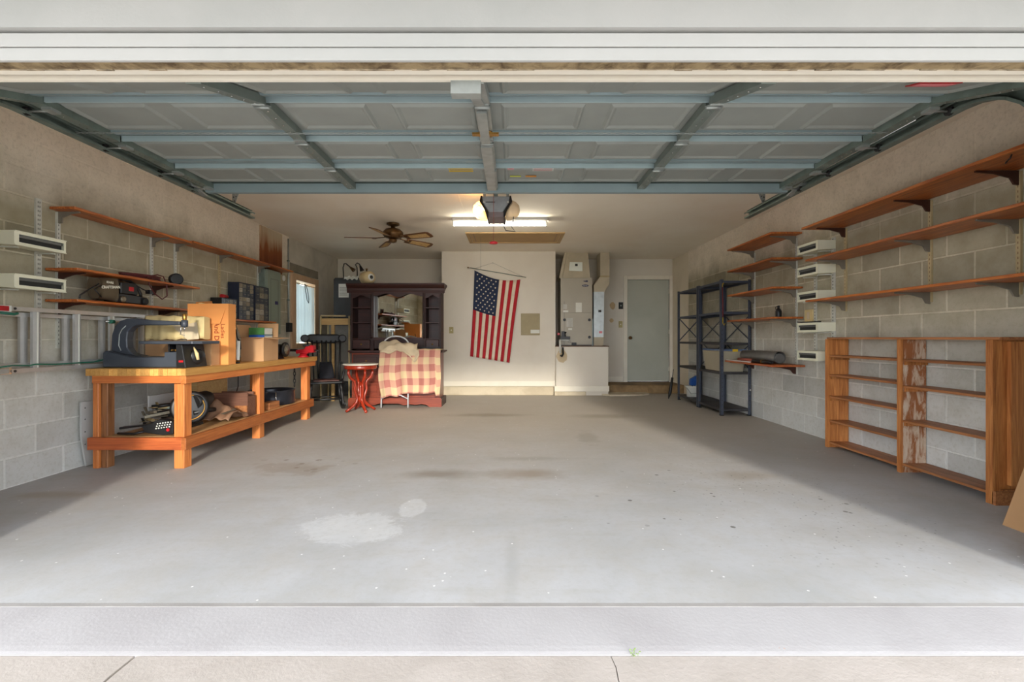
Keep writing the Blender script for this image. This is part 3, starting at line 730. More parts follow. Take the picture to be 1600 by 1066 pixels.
# ================================================================ ON THE CEILING
op = thing('door_opener', 'grey garage door opener hanging from the ceiling with glowing side lenses', 'door opener', (-0.165, 4.72, 2.27))
cx = -0.165
mb = MB(); mb.prism([(cx - 0.150, 2.485), (cx + 0.150, 2.485), (cx + 0.135, 2.42), (cx + 0.075, 2.325), (cx - 0.075, 2.325), (cx - 0.135, 2.42)], 'Y', 4.70, 5.02); mb.build('housing', mat('opener_grey', (158, 164, 170), 0.4), op, bevel=0.006)
mb = MB(); mb.prism([(cx - 0.080, 2.325), (cx + 0.080, 2.325), (cx + 0.088, 2.272), (cx - 0.088, 2.272)], 'Y', 4.705, 5.0); mb.build('lower_cover', mat('opener_mauve', (132, 120, 122), 0.5), op)
for sd in (-1, 1):
    mb = MB(); mb.prism([(cx + sd * 0.155, 2.487), (cx + sd * 0.168, 2.43), (cx + sd * 0.115, 2.34), (cx + sd * 0.092, 2.27), (cx + sd * 0.078, 2.27), (cx + sd * 0.078, 2.325), (cx + sd * 0.137, 2.42), (cx + sd * 0.140, 2.487)], 'Y', 4.69, 5.02)
    mb.build('side_trim', M['dark'], op)
    MB().lathe([(0.010, 0), (0.008, 0.006)], (cx + sd * 0.125, 4.70, 2.425), (0, -1, 0), 10).build('screw', M['paper'], op)
    mb = MB()
    mb.lathe([(0.0, 0.115), (0.05, 0.105), (0.085, 0.07), (0.105, 0.02), (0.108, -0.03)][::-1], (cx + sd * 0.135, 4.86, 2.385), (sd, 0, 0), 20)
    mb.build('light_lens', M['lens'], op)
MB().lathe([(0.012, 0), (0.03, 0.02), (0.03, 0.045), (0.0, 0.065)], (cx - 0.155, 4.86, 2.385), (-1, 0, 0), 12).build('bulb', M['bulb'], op)
mb = MB(); mb.box(cx - 0.02, cx + 0.02, 1.90, 4.72, 2.49, 2.515); mb.box(cx - 0.005, cx + 0.005, 1.90, 4.72, 2.515, 2.54); mb.build('rail', M['galv_dark'], op)
for x in (cx - 0.12, cx + 0.12): MB().bar((x, 4.75, 2.48), (x, 4.75, HC), 0.03, 0.004, (0, 1, 0)).build('hanger', M['galv'], op)
mb = MB(); mb.bar((cx - 0.02, 4.2, 2.48), (cx - 0.035, 3.90, 2.30), 0.022, 0.010); mb.build('door_arm', M['dark'], op)
mb = MB(); mb.tube([(cx + 0.10, 4.80, 2.28), (cx + 0.08, 4.80, 2.20), (cx + 0.10, 4.80, 2.155), (cx + 0.20, 4.80, 2.145), (cx + 0.15, 4.80, 2.205), (cx + 0.175, 4.80, 2.22), (cx + 0.18, 4.80, 2.30)], 0.0045, 6); mb.build('wire', M['dark'], op)
B(cx - 0.105, cx - 0.01, 4.698, 4.6995, 2.420, 2.428).build('badge', M['dark'], op)
rc = thing('emergency_release', 'red pull handle dangling on a thin red cord from the opener rail', 'pull cord', (cx, 4.1, 1.87))
mb = MB(); mb.tube([(cx, 4.1, 2.49), (cx, 4.1, 2.2), (cx, 4.1, 1.895)], 0.0022, 6); mb.build('cord', mat('red_cord', (150, 84, 72), 0.7), rc)
MB().lathe([(0.018, 0), (0.036, 0.004), (0.038, 0.018), (0.02, 0.026)], (cx, 4.1, 1.868), (0, 0, 1), 14).build('handle', M['red'], rc)
# fluorescent fixture
fy, fx = 5.99, -0.16
fl = thing('fluorescent_fixture', 'long white fluorescent light fixture on the ceiling with one glowing tube', 'ceiling light', (fx, fy, 2.50))
mb = MB(); mb.prism([(fy - 0.075, HC), (fy + 0.075, HC), (fy + 0.06, HC - 0.03), (fy + 0.03, HC - 0.05), (fy - 0.03, HC - 0.05), (fy - 0.06, HC - 0.03)], 'X', fx - 0.615, fx + 0.615); mb.build('reflector', M['white'], fl)
for sd in (-1, 1): B(fx + sd * 0.60, fx + sd * 0.615, fy - 0.035, fy + 0.035, HC - 0.10, HC - 0.045).build('socket', M['paper'], fl)
mb = MB(); mb.cyl((fx - 0.59, fy, HC - 0.078), (fx + 0.59, fy, HC - 0.078), 0.017, 12); mb.build('tube', M['tube'], fl)
# attic hatch
ah = thing('attic_hatch', 'tan wooden attic hatch with its trim set in the ceiling', 'attic hatch', (0.05, 7.1, HC))
ax0, ax1, ay0, ay1 = -0.69, 0.785, 6.76, 7.50
mb = MB(); mb.box(ax0, ax1, ay0, ay0 + 0.05, HC - 0.014, HC); mb.box(ax0, ax1, ay1 - 0.05, ay1, HC - 0.014, HC); mb.box(ax0, ax0 + 0.05, ay0 + 0.05, ay1 - 0.05, HC - 0.014, HC); mb.box(ax1 - 0.05, ax1, ay0 + 0.05, ay1 - 0.05, HC - 0.014, HC)
mb.build('trim', M['tan'], ah); B(ax0 + 0.055, ax1 - 0.055, ay0 + 0.055, ay1 - 0.055, HC - 0.006, HC).build('panel', M['tan'], ah)
for x in (ax0 + 0.11, ax1 - 0.11): B(x - 0.004, x + 0.004, ay0 + 0.09, ay1 - 0.09, HC - 0.007, HC - 0.005).build('groove', M['fanwood'], ah)
mb = MB(); mb.tube([(wx(751, 7.0), 7.0, HC - 0.01), (wx(751, 7.0), 7.0, 2.08)], 0.0015, 5); mb.build('pull_cord', M['print'], ah)
# ceiling fan
fc = Vector((-1.62, 6.235, 0))
fn = thing('ceiling_fan', 'bronze ceiling fan with five cane-inset wooden blades', 'ceiling fan', (fc.x, fc.y, HC))
MB().lathe([(0.085, 0), (0.088, -0.02), (0.06, -0.035), (0.03, -0.04), (0.03, -0.07)], fc + Vector((0, 0, HC)), (0, 0, 1), 20).build('canopy', M['bronze'], fn)
MB().lathe([(0.05, 2.52), (0.10, 2.505), (0.135, 2.47), (0.14, 2.43), (0.11, 2.395), (0.06, 2.385)], fc, (0, 0, 1), 24).build('motor', M['bronze'], fn)
MB().lathe([(0.045, 2.385), (0.052, 2.36), (0.045, 2.335), (0.02, 2.325), (0.004, 2.32)], fc, (0, 0, 1), 16).build('hub_cap', M['bronze'], fn)
for k, a in enumerate((262, 334, 46, 118, 190)):
    ca, sa = math.cos(R(a)), math.sin(R(a)); e = Vector((ca, sa, 0)); n_ = Vector((-sa, ca, 0))
    pit = -0.12
    def Q(r, w, h=0.0): return fc + e * r + n_ * w + Vector((0, 0, 2.388 + w * pit * 2.2 - 0.02 * r + h))
    out = [(0.20, -0.050), (0.24, -0.058), (0.58, -0.072), (0.625, -0.055), (0.64, 0.0), (0.625, 0.055), (0.58, 0.072), (0.24, 0.058), (0.20, 0.050)]
    mb = MB(); n0 = len(out); mb.v = [tuple(Q(r, w_, -0.004)) for r, w_ in out] + [tuple(Q(r, w_, 0.004)) for r, w_ in out]
    mb.face(list(range(n0))[::-1]); mb.face([n0 + i for i in range(n0)])
    for i in range(n0): j = (i + 1) % n0; mb.face([i, j, n0 + j, n0 + i])
    bl = mb.build('blade', M['fanwood'], fn)
    mb = MB(); mb.hexa([Q(0.28, -0.038, -0.0065), Q(0.58, -0.046, -0.0065), Q(0.58, 0.046, -0.0065), Q(0.28, 0.038, -0.0065), Q(0.28, -0.038, -0.004), Q(0.58, -0.046, -0.004), Q(0.58, 0.046, -0.004), Q(0.28, 0.038, -0.004)])
    mb.build('cane_panel', M['cane'], bl)
    mb = MB(); mb.bar(Q(0.11, 0, 0.01), Q(0.25, 0, -0.008), 0.035, 0.008); mb.lathe([(0.03, 0), (0.03, 0.006)], Q(0.25, 0, -0.012), (0, 0, 1), 10); mb.build('blade_iron', M['bronze'], fn)

# ================================================================ LEFT WALL: uprights, shelves, bins, ladder
def upright(side, Y, z0, z1, label, w=0.028, m=None):
    X = XL + 0.004 if side < 0 else XR - 0.004
    o = thing('slotted_upright', label, 'shelf upright', (X, Y, z0))
    s_ = -side                                     # towards the room
    d = 0.014
    x1 = X + s_ * d
    B(X, x1, Y - w / 2, Y + w / 2, z0, z1).build('strip', m or M['upright'], o)
    mb = MB(); z = z0 + 0.03
    while z < z1 - 0.02:
        for dy in ((-0.006, 0.006) if w > 0.03 else (0,)):
            mb.box(x1, x1 + s_ * 0.0006, Y + dy - 0.002, Y + dy + 0.002, z, z + 0.014)
        z += 0.032
    mb.build('slot', M['fanwood'] if m else M['deep'], o, kind='stuff')
    return o
def shelf(side, y0, y1, ztop, depth, brs, label, group, th=0.02, bm='bracket', m='shelf', boards=1, blen=None, tilt=0.0, cat='shelf'):
    X = XL + 0.02 if side < 0 else XR - 0.02
    s_ = -side
    o = thing('wall_shelf', label, cat, (X, (y0 + y1) / 2, ztop), group)
    wd = depth / boards
    for b in range(boards):
        xa, xb = X + s_ * (b * wd + (0.004 if b else 0)), X + s_ * (b + 1) * wd
        B(xa, xb, y0 + 0.01 * b, y1 - 0.02 * b, ztop - th - 0.004 * b, ztop - 0.004 * b).build('board', M[m], o, bevel=0.003)
    bl = blen or depth * 0.85
    for Y in brs:
        zt = ztop - th - (0.004 if boards > 1 else 0)
        p = [(0, zt), (bl, zt), (bl, zt - 0.010), (bl * 0.55, zt - 0.020), (bl * 0.2, zt - 0.045), (0.03, zt - 0.085), (0, zt - 0.09)]
        mb = MB(); mb.prism([(X - s_ * 0.004 + s_ * a, b) for a, b in p], 'Y', Y - 0.006, Y + 0.006)
        mb.build('bracket', M[bm], o)
    return o
upright(-1, 3.32, 0.92, 2.04, 'wide white double-slotted wall upright behind the ivory bins', 0.04)
upright(-1, 3.465, 0.95, 1.98, 'narrow slotted upright at the near end of the left wall shelves')
upright(-1, 4.366, 0.95, 2.02, 'narrow slotted upright behind the coiled extension cord')
upright(-1, 4.672, 0.95, 1.99, 'narrow slotted upright at the joint of the two top left shelves')
upright(-1, 5.374, 1.0, 1.99, 'tan slotted upright above the small black parts case', m=M['upright_tan'])
upright(-1, 6.19, 1.0, 1.99, 'pale slotted upright just left of the breaker panel')
gl = 'stained pine shelves on the left wall'
shelf(-1, 3.39, 4.64, 2.005, 0.19, (3.465, 4.366), 'highest stained pine shelf at the near end of the left wall', gl)
shelf(-1, 3.36, 4.68, 1.545, 0.24, (3.465, 4.366), 'stained pine shelf holding the coiled dark extension cord', gl, bm='bracket_br')
shelf(-1, 3.36, 4.72, 1.315, 0.24, (3.465, 4.45), 'stained pine shelf holding the belt sander', gl, bm='bracket_br')
shelf(-1, 4.66, 6.79, 2.02, 0.19, (4.672, 5.374, 6.19), 'long highest pine shelf reaching the rust-stained board', gl, bm='bracket')
shelf(-1, 5.12, 6.24, 1.248, 0.22, (5.374, 6.19), 'stained pine shelf under the blue parts organizers', gl, bm='bracket_br')

def bin_(side, y0, y1, ztop, label, group):
    """ivory steel bin: folded shell with a long slot window in its long face, open lip on top"""
    s_ = -side; X0 = (XL if side < 0 else XR) + s_ * 0.006; X1 = X0 + s_ * 0.175; h = 0.096
    o = thing('wall_bin', label, 'wall bin', (X0, (y0 + y1) / 2, ztop - h), group)
    t_ = 0.004
    mb = MB()
    mb.prism([(X0, ztop), (X1, ztop), (X1, ztop - h), (X0 + s_ * 0.02, ztop - h + 0.012), (X0, ztop - h + 0.012)], 'Y', y0, y0 + t_)
    mb.prism([(X0, ztop), (X1, ztop), (X1, ztop - h), (X0 + s_ * 0.02, ztop - h + 0.012), (X0, ztop - h + 0.012)], 'Y', y1 - t_, y1)
    mb.box(X0, X1, y0 + t_, y1 - t_, ztop - t_, ztop)
    mb.hexa([(X0, y0 + t_, ztop - h + 0.010), (X1, y0 + t_, ztop - h), (X1, y1 - t_, ztop - h), (X0, y1 - t_, ztop - h + 0.010)] + [(X0, y0 + t_, ztop - h + 0.014), (X1, y0 + t_, ztop - h + 0.004), (X1, y1 - t_, ztop - h + 0.004), (X0, y1 - t_, ztop - h + 0.014)])
    mb.box(X0, X0 + s_ * t_, y0 + t_, y1 - t_, ztop - h + 0.012, ztop - t_)
    mb.build('shell', M['ivory'], o)
    xf = X1 - s_ * 0.003
    mb = MB(); a, b = y0 + 0.03, y1 - 0.015; z0, z1 = ztop - h + 0.022, ztop - 0.022
    mb.box(xf, X1, y0 + t_, y1 - t_, z1, ztop - t_); mb.box(xf, X1, y0 + t_, y1 - t_, ztop - h + t_, z0)
    mb.box(xf, X1, y0 + t_, a, z0, z1); mb.box(xf, X1, b, y1 - t_, z0, z1)
    mb.box(X1, X1 + s_ * 0.006, y0, y1, ztop - h, ztop - h + 0.006); mb.box(X1, X1 + s_ * 0.006, y0, y1, ztop - 0.006, ztop)
    mb.build('front_panel', M['ivory'], o)
    B(X1 - s_ * 0.022, X1 - s_ * 0.019, a, b, z0, z1).build('slot_cover', M['deep'], o)
    B(X1 - s_ * 0.016, X1 - s_ * 0.010, a, b, z1 - 0.020, z1).build('slot_lid', M['slot'], o)
    mb = MB()
    for yy in (y0 + 0.05, y1 - 0.05): mb.bar((X0, yy, ztop - h - 0.002), (X1 - s_ * 0.03, yy, ztop - h - 0.008), 0.012, 0.01)
    mb.build('arm', M['upright'], o, kind='stuff')
    return o
bin_(-1, 3.005, 3.354, 1.74, 'upper of the two ivory slotted bins on the left wall', 'ivory bins on the left wall')
bin_(-1, 3.005, 3.354, 1.455, 'lower of the two ivory slotted bins on the left wall', 'ivory bins on the left wall')

# extension ladder hung on the wall: two aluminium sections, each with rails and rungs
ld = thing('extension_ladder', 'aluminium extension ladder hung sideways on the left wall below the bins', 'ladder', (-3.36, 3.6, 0.80))
LZ0, LZ1 = 0.795, 1.238
for sec, (xa, xb, zi, y0, y1) in enumerate(((-3.345, -3.310, 0.0, 2.955, 4.42), (-3.395, -3.360, 0.035, 2.90, 4.36))):
    for z, up in ((LZ0 + zi, 1), (LZ1 - zi, -1)):
        mb = MB(); mb.box(xb - 0.003, xb, y0, y1, z, z + up * 0.028); mb.box(xa, xb - 0.003, y0, y1, z, z + up * 0.003); mb.box(xa, xb - 0.003, y0, y1, z + up * 0.025, z + up * 0.028)
        mb.build('rail', M['alu'], ld)
    for k in range(-1, 5):
        yy = 3.195 + 0.3048 * k + (0.0 if sec == 0 else -0.035)
        if yy < y0 + 0.03 or yy > y1 - 0.02: continue
        mb = MB(); mb.prism([(yy - 0.024, xa + 0.006), (yy + 0.018, xa + 0.006), (yy + 0.024, xb - 0.010), (yy + 0.006, xb - 0.004), (yy - 0.006, xb - 0.004), (yy - 0.024, xb - 0.010)], 'Z', LZ0 + zi + 0.003, LZ1 - zi - 0.003)
        mb.v = [(v[1], v[0], v[2]) for v in mb.v]; mb.f = [f[::-1] for f in mb.f]
        r_ = mb.build('rung', M['alu'], ld)
        if sec == 0: B(xb - 0.0045, xb - 0.0005, yy - 0.005, yy + 0.005, LZ0 + 0.02, LZ1 - 0.02).build('tread_edge', M['paper'], r_)
for z, up in ((LZ0 - 0.004, 1), (LZ1 + 0.004, -1)):
    mb = MB(); mb.box(-3.348, -3.302, 2.93, 3.02, z, z + up * 0.040); o = mb.build('end_bracket', M['paper'] if up < 0 else M['steel'], ld)
    mb = MB(); mb.box(-3.301, -3.296, 2.90, 3.00, z + up * 0.004, z + up * 0.036); mb.build('foot_pad', M['red'] if up < 0 else M['galv'], o)
    mb = MB(); mb.lathe([(0.008, 0), (0.008, 0.005)], (-3.292, 3.03, z + up * 0.018), (1, 0, 0), 10); mb.build('bolt', M['deep'], o)
mb = MB()
mb.tube([(-3.30, 2.95, LZ0 + 0.045), (-3.30, 3.02, LZ0 + 0.052), (-3.295, 3.12, LZ0 + 0.045), (-3.29, 3.16, LZ0 + 0.052), (-3.292, 3.30, LZ0 + 0.044), (-3.292, 3.60, LZ0 + 0.045), (-3.292, 3.80, LZ0 + 0.075), (-3.292, 3.9, LZ0 + 0.085)], 0.005, 6)
mb.tube([(-3.30, 2.95, LZ1 - 0.045), (-3.295, 3.03, LZ1 - 0.052), (-3.295, 3.05, LZ1 - 0.045)], 0.009, 6)
mb.build('rope', M['green'], ld)
mb = MB(); mb.cyl((-3.30, 3.71, LZ1 - 0.075), (-3.30, 3.95, LZ1 - 0.070), 0.007, 8); pu = mb.build('rung_lock', M['steel'], ld)
MB().cyl((-3.298, 3.75, LZ1 - 0.075), (-3.298, 3.79, LZ1 - 0.075), 0.016, 10).build('pulley', M['green'], pu)
for yy in (3.05, 4.2):
    mb = MB(); mb.prism([(XL + 0.006, LZ1 - 0.07), (XL + 0.014, LZ1 - 0.07), (XL + 0.014, LZ1 - 0.012), (-3.362, LZ1 - 0.012), (-3.362, LZ1 - 0.004), (XL + 0.006, LZ1 - 0.004)], 'Y', yy - 0.012, yy + 0.012); mb.build('wall_hook', M['galv_dark'], ld)

# belt sander on its shelf
bs = thing('belt_sander', 'black belt sander with brown dust bag on the pine shelf', 'belt sander', (-3.30, 3.9, 1.317))
zb = 1.317
c_ = MB()
def bag(u, v):
    a = u * 2 * math.pi; k = 1 + 0.04 * math.sin(a * 3 + v * 5)
    rx, rz = 0.055 * k * (1 - 0.25 * (v - .4) ** 2), (0.082 + 0.014 * v) * k
    return (-3.27 + rx * math.copysign(abs(math.cos(a)) ** 0.6, math.cos(a)), 3.58 + 0.17 * v, zb + 0.105 + rz * math.copysign(abs(math.sin(a)) ** 0.6, math.sin(a)))
c_.grid(bag, 24, 6); n = 25
c_.face(list(range(24))); c_.face([6 * 25 + i for i in range(24)][::-1])
bg_ = c_.build('dust_bag', M['olive'], bs)
text('SEARS', 0.024, M['whiteink'], bs, (-3.2105, 3.655, zb + 0.155), (R(90), 0, R(90)), bold=0.0006)
text('CRAFTSMAN', 0.030, M['whiteink'], bs, (-3.2105, 3.665, zb + 0.118), (R(90), R(-6), R(90)), bold=0.0008)
mb = MB(); mb.tube([(-3.24, 3.59, zb + 0.14), (-3.22, 3.55, zb + 0.12), (-3.20, 3.47, zb + 0.085), (-3.21, 3.40, zb + 0.03), (-3.21, 3.395, zb + 0.006)], 0.006, 6)
mb.tube([(-3.22, 3.58, zb + 0.12), (-3.21, 3.52, zb + 0.085), (-3.21, 3.58, zb + 0.03)], 0.005, 6); mb.build('strap', M['dark'], bs)
mb = MB(); mb.prism([(3.74, zb + 0.004), (4.04, zb + 0.004), (4.07, zb + 0.03), (4.05, zb + 0.065), (3.98, zb + 0.075), (3.90, zb + 0.08), (3.78, zb + 0.08), (3.73, zb + 0.05)], 'X', -3.34, -3.235); bo = mb.build('base', M['dark'], bs, bevel=0.006)
for yy, r in ((3.80, 0.026), (4.03, 0.030)): MB().lathe([(r, 0), (r, 0.012), (r * 0.5, 0.016)], (-3.235, yy, zb + 0.034), (1, 0, 0), 16).build('belt_roller', M['dullsteel'] if yy < 3.9 else M['rubber'], bo)
mb = MB(); mb.prism([(3.80, zb + 0.08), (3.97, zb + 0.08), (3.97, zb + 0.155), (3.95, zb + 0.185), (3.80, zb + 0.175)], 'X', -3.33, -3.245); mo = mb.build('motor_housing', M['black'], bs, bevel=0.006)
B(-3.245, -3.243, 3.875, 3.925, zb + 0.11, zb + 0.145).build('badge', M['red'], mo)
mb = MB(); mb.tube([(-3.29, 3.79, zb + 0.175), (-3.29, 3.84, zb + 0.205), (-3.29, 3.94, zb + 0.20), (-3.28, 4.00, zb + 0.16), (-3.27, 4.03, zb + 0.10), (-3.27, 4.03, zb + 0.07)], 0.012, 8); mb.build('handle', M['black'], bs)
mb = MB(); mb.tube([(-3.27, 3.98, zb + 0.17), (-3.25, 4.03, zb + 0.14), (-3.24, 4.08, zb + 0.125)], 0.005, 6); mb.box(-3.265, -3.225, 4.075, 4.115, zb + 0.105, zb + 0.14); mb.box(-3.26, -3.255, 4.115, 4.135, zb + 0.128, zb + 0.136); mb.box(-3.235, -3.23, 4.115, 4.135, zb + 0.108, zb + 0.116)
mb.build('power_plug', M['dark'], bs)

# coiled cord and its reel
zc = 1.547
ec = thing('cable_coil', 'coiled dark maroon extension cord drooping over the pine shelf edge', 'extension cord', (-3.29, 4.15, zc))
mb = MB(); pts = []
for i in range(190):
    u = i / 189; a = u * 2 * math.pi * 7
    pts.append((-3.31 + (0.062 + 0.010 * math.sin(u * 23)) * math.cos(a), 4.08 + 0.20 * math.sin(a) + 0.012 * math.sin(u * 31), zc + 0.008 + 0.028 * u + 0.010 * math.sin(a * 0.5 + 1)))
mb.tube(pts, 0.0065, 6)
mb.tube([(-3.24, 4.05, zc + 0.02), (-3.215, 4.15, zc + 0.055), (-3.20, 4.20, zc + 0.045), (-3.196, 4.235, zc - 0.03), (-3.196, 4.24, zc - 0.13), (-3.196, 4.18, zc - 0.165), (-3.196, 4.09, zc - 0.12), (-3.196, 4.03, zc - 0.05), (-3.198, 4.03, zc + 0.0), (-3.22, 4.05, zc + 0.02)], 0.0055, 6)
mb.build('coil', M['cord'], ec)
rl = thing('sanding_disc_reel', 'round black reel at the far end of the cord shelf', 'reel', (-3.30, 4.50, zc))
mb = MB(); mb.lathe([(0.045, -0.03), (0.056, -0.027), (0.056, -0.017), (0.034, -0.013), (0.034, 0.013), (0.056, 0.017), (0.056, 0.027), (0.045, 0.03)], (-3.29, 4.48, zc + 0.056), (0.8, -0.6, 0), 22); mb.build('spool', M['dark'], rl)
mb = MB(); mb.lathe([(0.036, -0.012), (0.043, 0), (0.036, 0.012)], (-3.29, 4.48, zc + 0.056), (0.8, -0.6, 0), 18); mb.build('winding', M['cord'], rl)

# small parts cases on the far shelf
ze = 1.249
def organizer(y0, y1, z1, x1, rows, cols, label, m='navy', split=None):
    o = thing('parts_organizer', label, 'parts organizer', ((XL + x1) / 2, (y0 + y1) / 2, ze), 'parts organizers on the left wall shelf')
    B(XL + 0.022, x1 - 0.02, y0, y1, ze, z1).build('body', M[m], o)
    mb = MB(); t_ = 0.008
    mb.box(x1 - 0.02, x1, y0, y0 + t_, ze, z1); mb.box(x1 - 0.02, x1, y1 - t_, y1, ze, z1); mb.box(x1 - 0.02, x1, y0 + t_, y1 - t_, z1 - t_, z1); mb.box(x1 - 0.02, x1, y0 + t_, y1 - t_, ze, ze + t_)
    mb.build('frame', M[m], o)
    w = (y1 - y0 - 2 * t_) / cols; h = (z1 - ze - 2 * t_) / rows
    tints = [mat('drawer_tint_%d' % k, c, 0.3) for k, c in enumerate(((120, 116, 104), (88, 90, 92), (150, 140, 118), (70, 74, 82), (176, 170, 156)))] if not hasattr(organizer, 't') else organizer.t
    organizer.t = tints
    for r in range(rows):
        for c in range(cols):
            ya = y0 + t_ + c * w + 0.003; za = ze + t_ + r * h + 0.003
            dm = random.choice(tints)
            d_ = B(x1 - 0.018, x1 - 0.004, ya, ya + w - 0.006, za, za + h - 0.006).build('drawer', dm, o)
            B(x1 - 0.004, x1 + 0.004, ya + w * 0.3, ya + w * 0.62, za + h * 0.5, za + h * 0.58).build('pull', M['clearbin'], d_)
    return o
organizer(5.52, 5.85, 1.705, -3.295, 8, 4, 'blue many-drawer parts organizer on the shelf, nearer of the tall pair')
organizer(5.855, 6.18, 1.70, -3.285, 6, 3, 'blue parts organizer with larger drawers beside the breaker panel')
o = organizer(5.20, 5.50, 1.49, -3.30, 3, 4, 'small low black parts case left of the blue organizers', 'dark')
t_ = thing('tin', 'small red tin lying on the low black parts case', 'tin', (-3.35, 5.3, 1.49)); MB().cyl((-3.34, 5.26, 1.512), (-3.34, 5.36, 1.512), 0.021, 12).build('can', M['red'], t_); MB().cyl((-3.34, 5.362, 1.512), (-3.34, 5.368, 1.512), 0.019, 12).build('lid', M['steel'], t_)

# breaker panel, conduit, junction box, board
bp = thing('breaker_panel', 'sage green electrical breaker panel on the left wall', 'breaker panel', (XL, 6.42, 1.08))
B(XL + 0.001, -3.34, 6.24, 6.60, 1.08, 1.97).build('box', M['panelgr'], bp)
dd = B(-3.34, -3.334, 6.245, 6.595, 1.085, 1.965).build('cover', M['panelgr'], bp, bevel=0.002)
mb = MB()
for (a, b, c, d_) in ((6.32, 6.53, 1.845, 1.85), (6.32, 6.53, 1.14, 1.145), (6.32, 6.324, 1.14, 1.85), (6.526, 6.53, 1.14, 1.85)): mb.box(-3.334, -3.3325, a, b, c, d_)
mb.build('door_seam', M['slot'], dd); B(-3.334, -3.322, 6.44, 6.50, 1.50, 1.545).build('latch', mat('purple_latch', (46, 40, 88), 0.5), dd)
B(XL + 0.001, -3.37, 6.21, 6.238, 1.60, 1.98).build('side_cable_cover', M['galv_dark'], bp)
tag(B(XL, XL + 0.02, 6.245, 6.83, 1.975, 2.57).build('wall_board', M['rust']), 'rust-streaked plywood board above the breaker panel up to the ceiling', 'board')
cd = thing('conduit', 'thin grey conduit running down the wall beside the window to a black junction box', 'conduit', (XL, 7.02, 1.2))
MB().cyl((XL + 0.02, 7.02, 1.24), (XL + 0.02, 7.02, 2.55), 0.011, 8).build('pipe', M['galv'], cd)
B(XL + 0.004, XL + 0.06, 6.97, 7.07, 1.12, 1.26).build('junction_box', M['dark'], cd, bevel=0.004)
for z in (1.6, 2.2): B(XL + 0.004, XL + 0.034, 7.0, 7.04, z, z + 0.02).build('strap', M['galv_dark'], cd)
tag(MB().lathe([(0.045, 0), (0.04, 0.012), (0.0, 0.014)], (XL + 0.005, 6.90, 1.93), (1, 0, 0), 16).build('cover_cap', M['paper']), 'small round white cap on the wall right of the breaker panel', 'cover cap')

# ================================================================ WORKBENCH
wb = thing('workbench', 'orange-stained wooden workbench with lower shelf along the left wall', 'workbench', (-2.91, 4.72, 0))
bx0, bx1, by0, by1, bz = -3.30, -2.525, 3.54, 5.93, 0.79
nl = 22; lw = (bx1 - bx0) / nl
for i in range(nl):
    B(bx0 + i * lw + 0.0007, bx0 + (i + 1) * lw - 0.0007, by0 + random.uniform(0, 0.003), by1, bz - 0.055, bz - random.uniform(0, 0.0012)).build('lamination', M['lam'], wb)
B(bx0 + 0.03, bx1 - 0.0555, by0 + 0.02, by0 + 0.058, bz - 0.115, bz - 0.055).build('apron', M['benchx'], wb, bevel=0.003)
B(bx0 + 0.03, bx1 - 0.02, by1 - 0.058, by1 - 0.02, bz - 0.115, bz - 0.055).build('apron', M['benchx'], wb, bevel=0.003)
B(bx1 - 0.055, bx1 - 0.012, by0 + 0.02, by1 - 0.02, bz - 0.118, bz - 0.055).build('apron', M['bench'], wb, bevel=0.003)
B(bx0 + 0.0, bx0 + 0.04, by0 + 0.06, by1 - 0.06, bz - 0.115, bz - 0.055).build('apron', M['bench'], wb)
for yy in (3.60, 4.68, 5.76):
    B(bx1 - 0.135, bx1 - 0.055, yy + 0.0, yy + 0.088, 0, bz - 0.055).build('leg', M['benchz'], wb, bevel=0.004)
    B(bx0 + 0.0, bx0 + 0.045, yy, yy + 0.088, 0, bz - 0.055).build('leg', M['benchz'], wb, bevel=0.004)
    B(bx0 + 0.047, bx0 + 0.10, yy + 0.02, yy + 0.088, 0, bz - 0.118).build('leg', M['legdark'], wb, bevel=0.004)
B(bx0 - 0.01, bx1 - 0.05, 3.562, 3.598, 0.155, 0.25).build('lower_rail', wood('bench_fir_red', (178, 92, 46), (132, 56, 24), 'X', 0.5), wb, bevel=0.003)
B(bx1 - 0.053, bx1 - 0.015, 3.562, 5.87, 0.155, 0.25).build('lower_rail', wood('bench_fir_brown', (176, 104, 50), (136, 70, 30), 'Y', 0.5), wb, bevel=0.003)
B(bx0 - 0.01, bx1 - 0.055, 5.85, 5.886, 0.155, 0.25).build('lower_rail', M['benchx'], wb)
B(bx0 + 0.101, bx1 - 0.137, 3.60, 5.848, 0.235, 0.252).build('lower_shelf', M['ply'], wb)
for ya, yb in ((3.689, 4.679), (4.769, 5.759)): B(bx1 - 0.137, bx1 - 0.054, ya, yb, 0.235, 0.252).build('lower_shelf', M['ply'], wb)
wbd = thing('white_board', 'narrow white plastic strip leaning on the wall behind the bench leg', 'board', (XL + 0.05, 3.75, 0))
mb = MB(); mb.prism([(3.62, 0.52), (3.80, 0.52), (3.80, 0.004), (3.66, 0.004), (3.62, 0.25)], 'X', XL + 0.03, XL + 0.045); mb.build('strip', M['white'], wbd)
mb = MB(); [mb.lathe([(0.005, 0), (0.005, 0.001)], (XL + 0.045, 3.65, z), (1, 0, 0), 8) for z in (0.18, 0.28, 0.38, 0.47)]; mb.build('hole', M['deep'], wbd, kind='stuff')

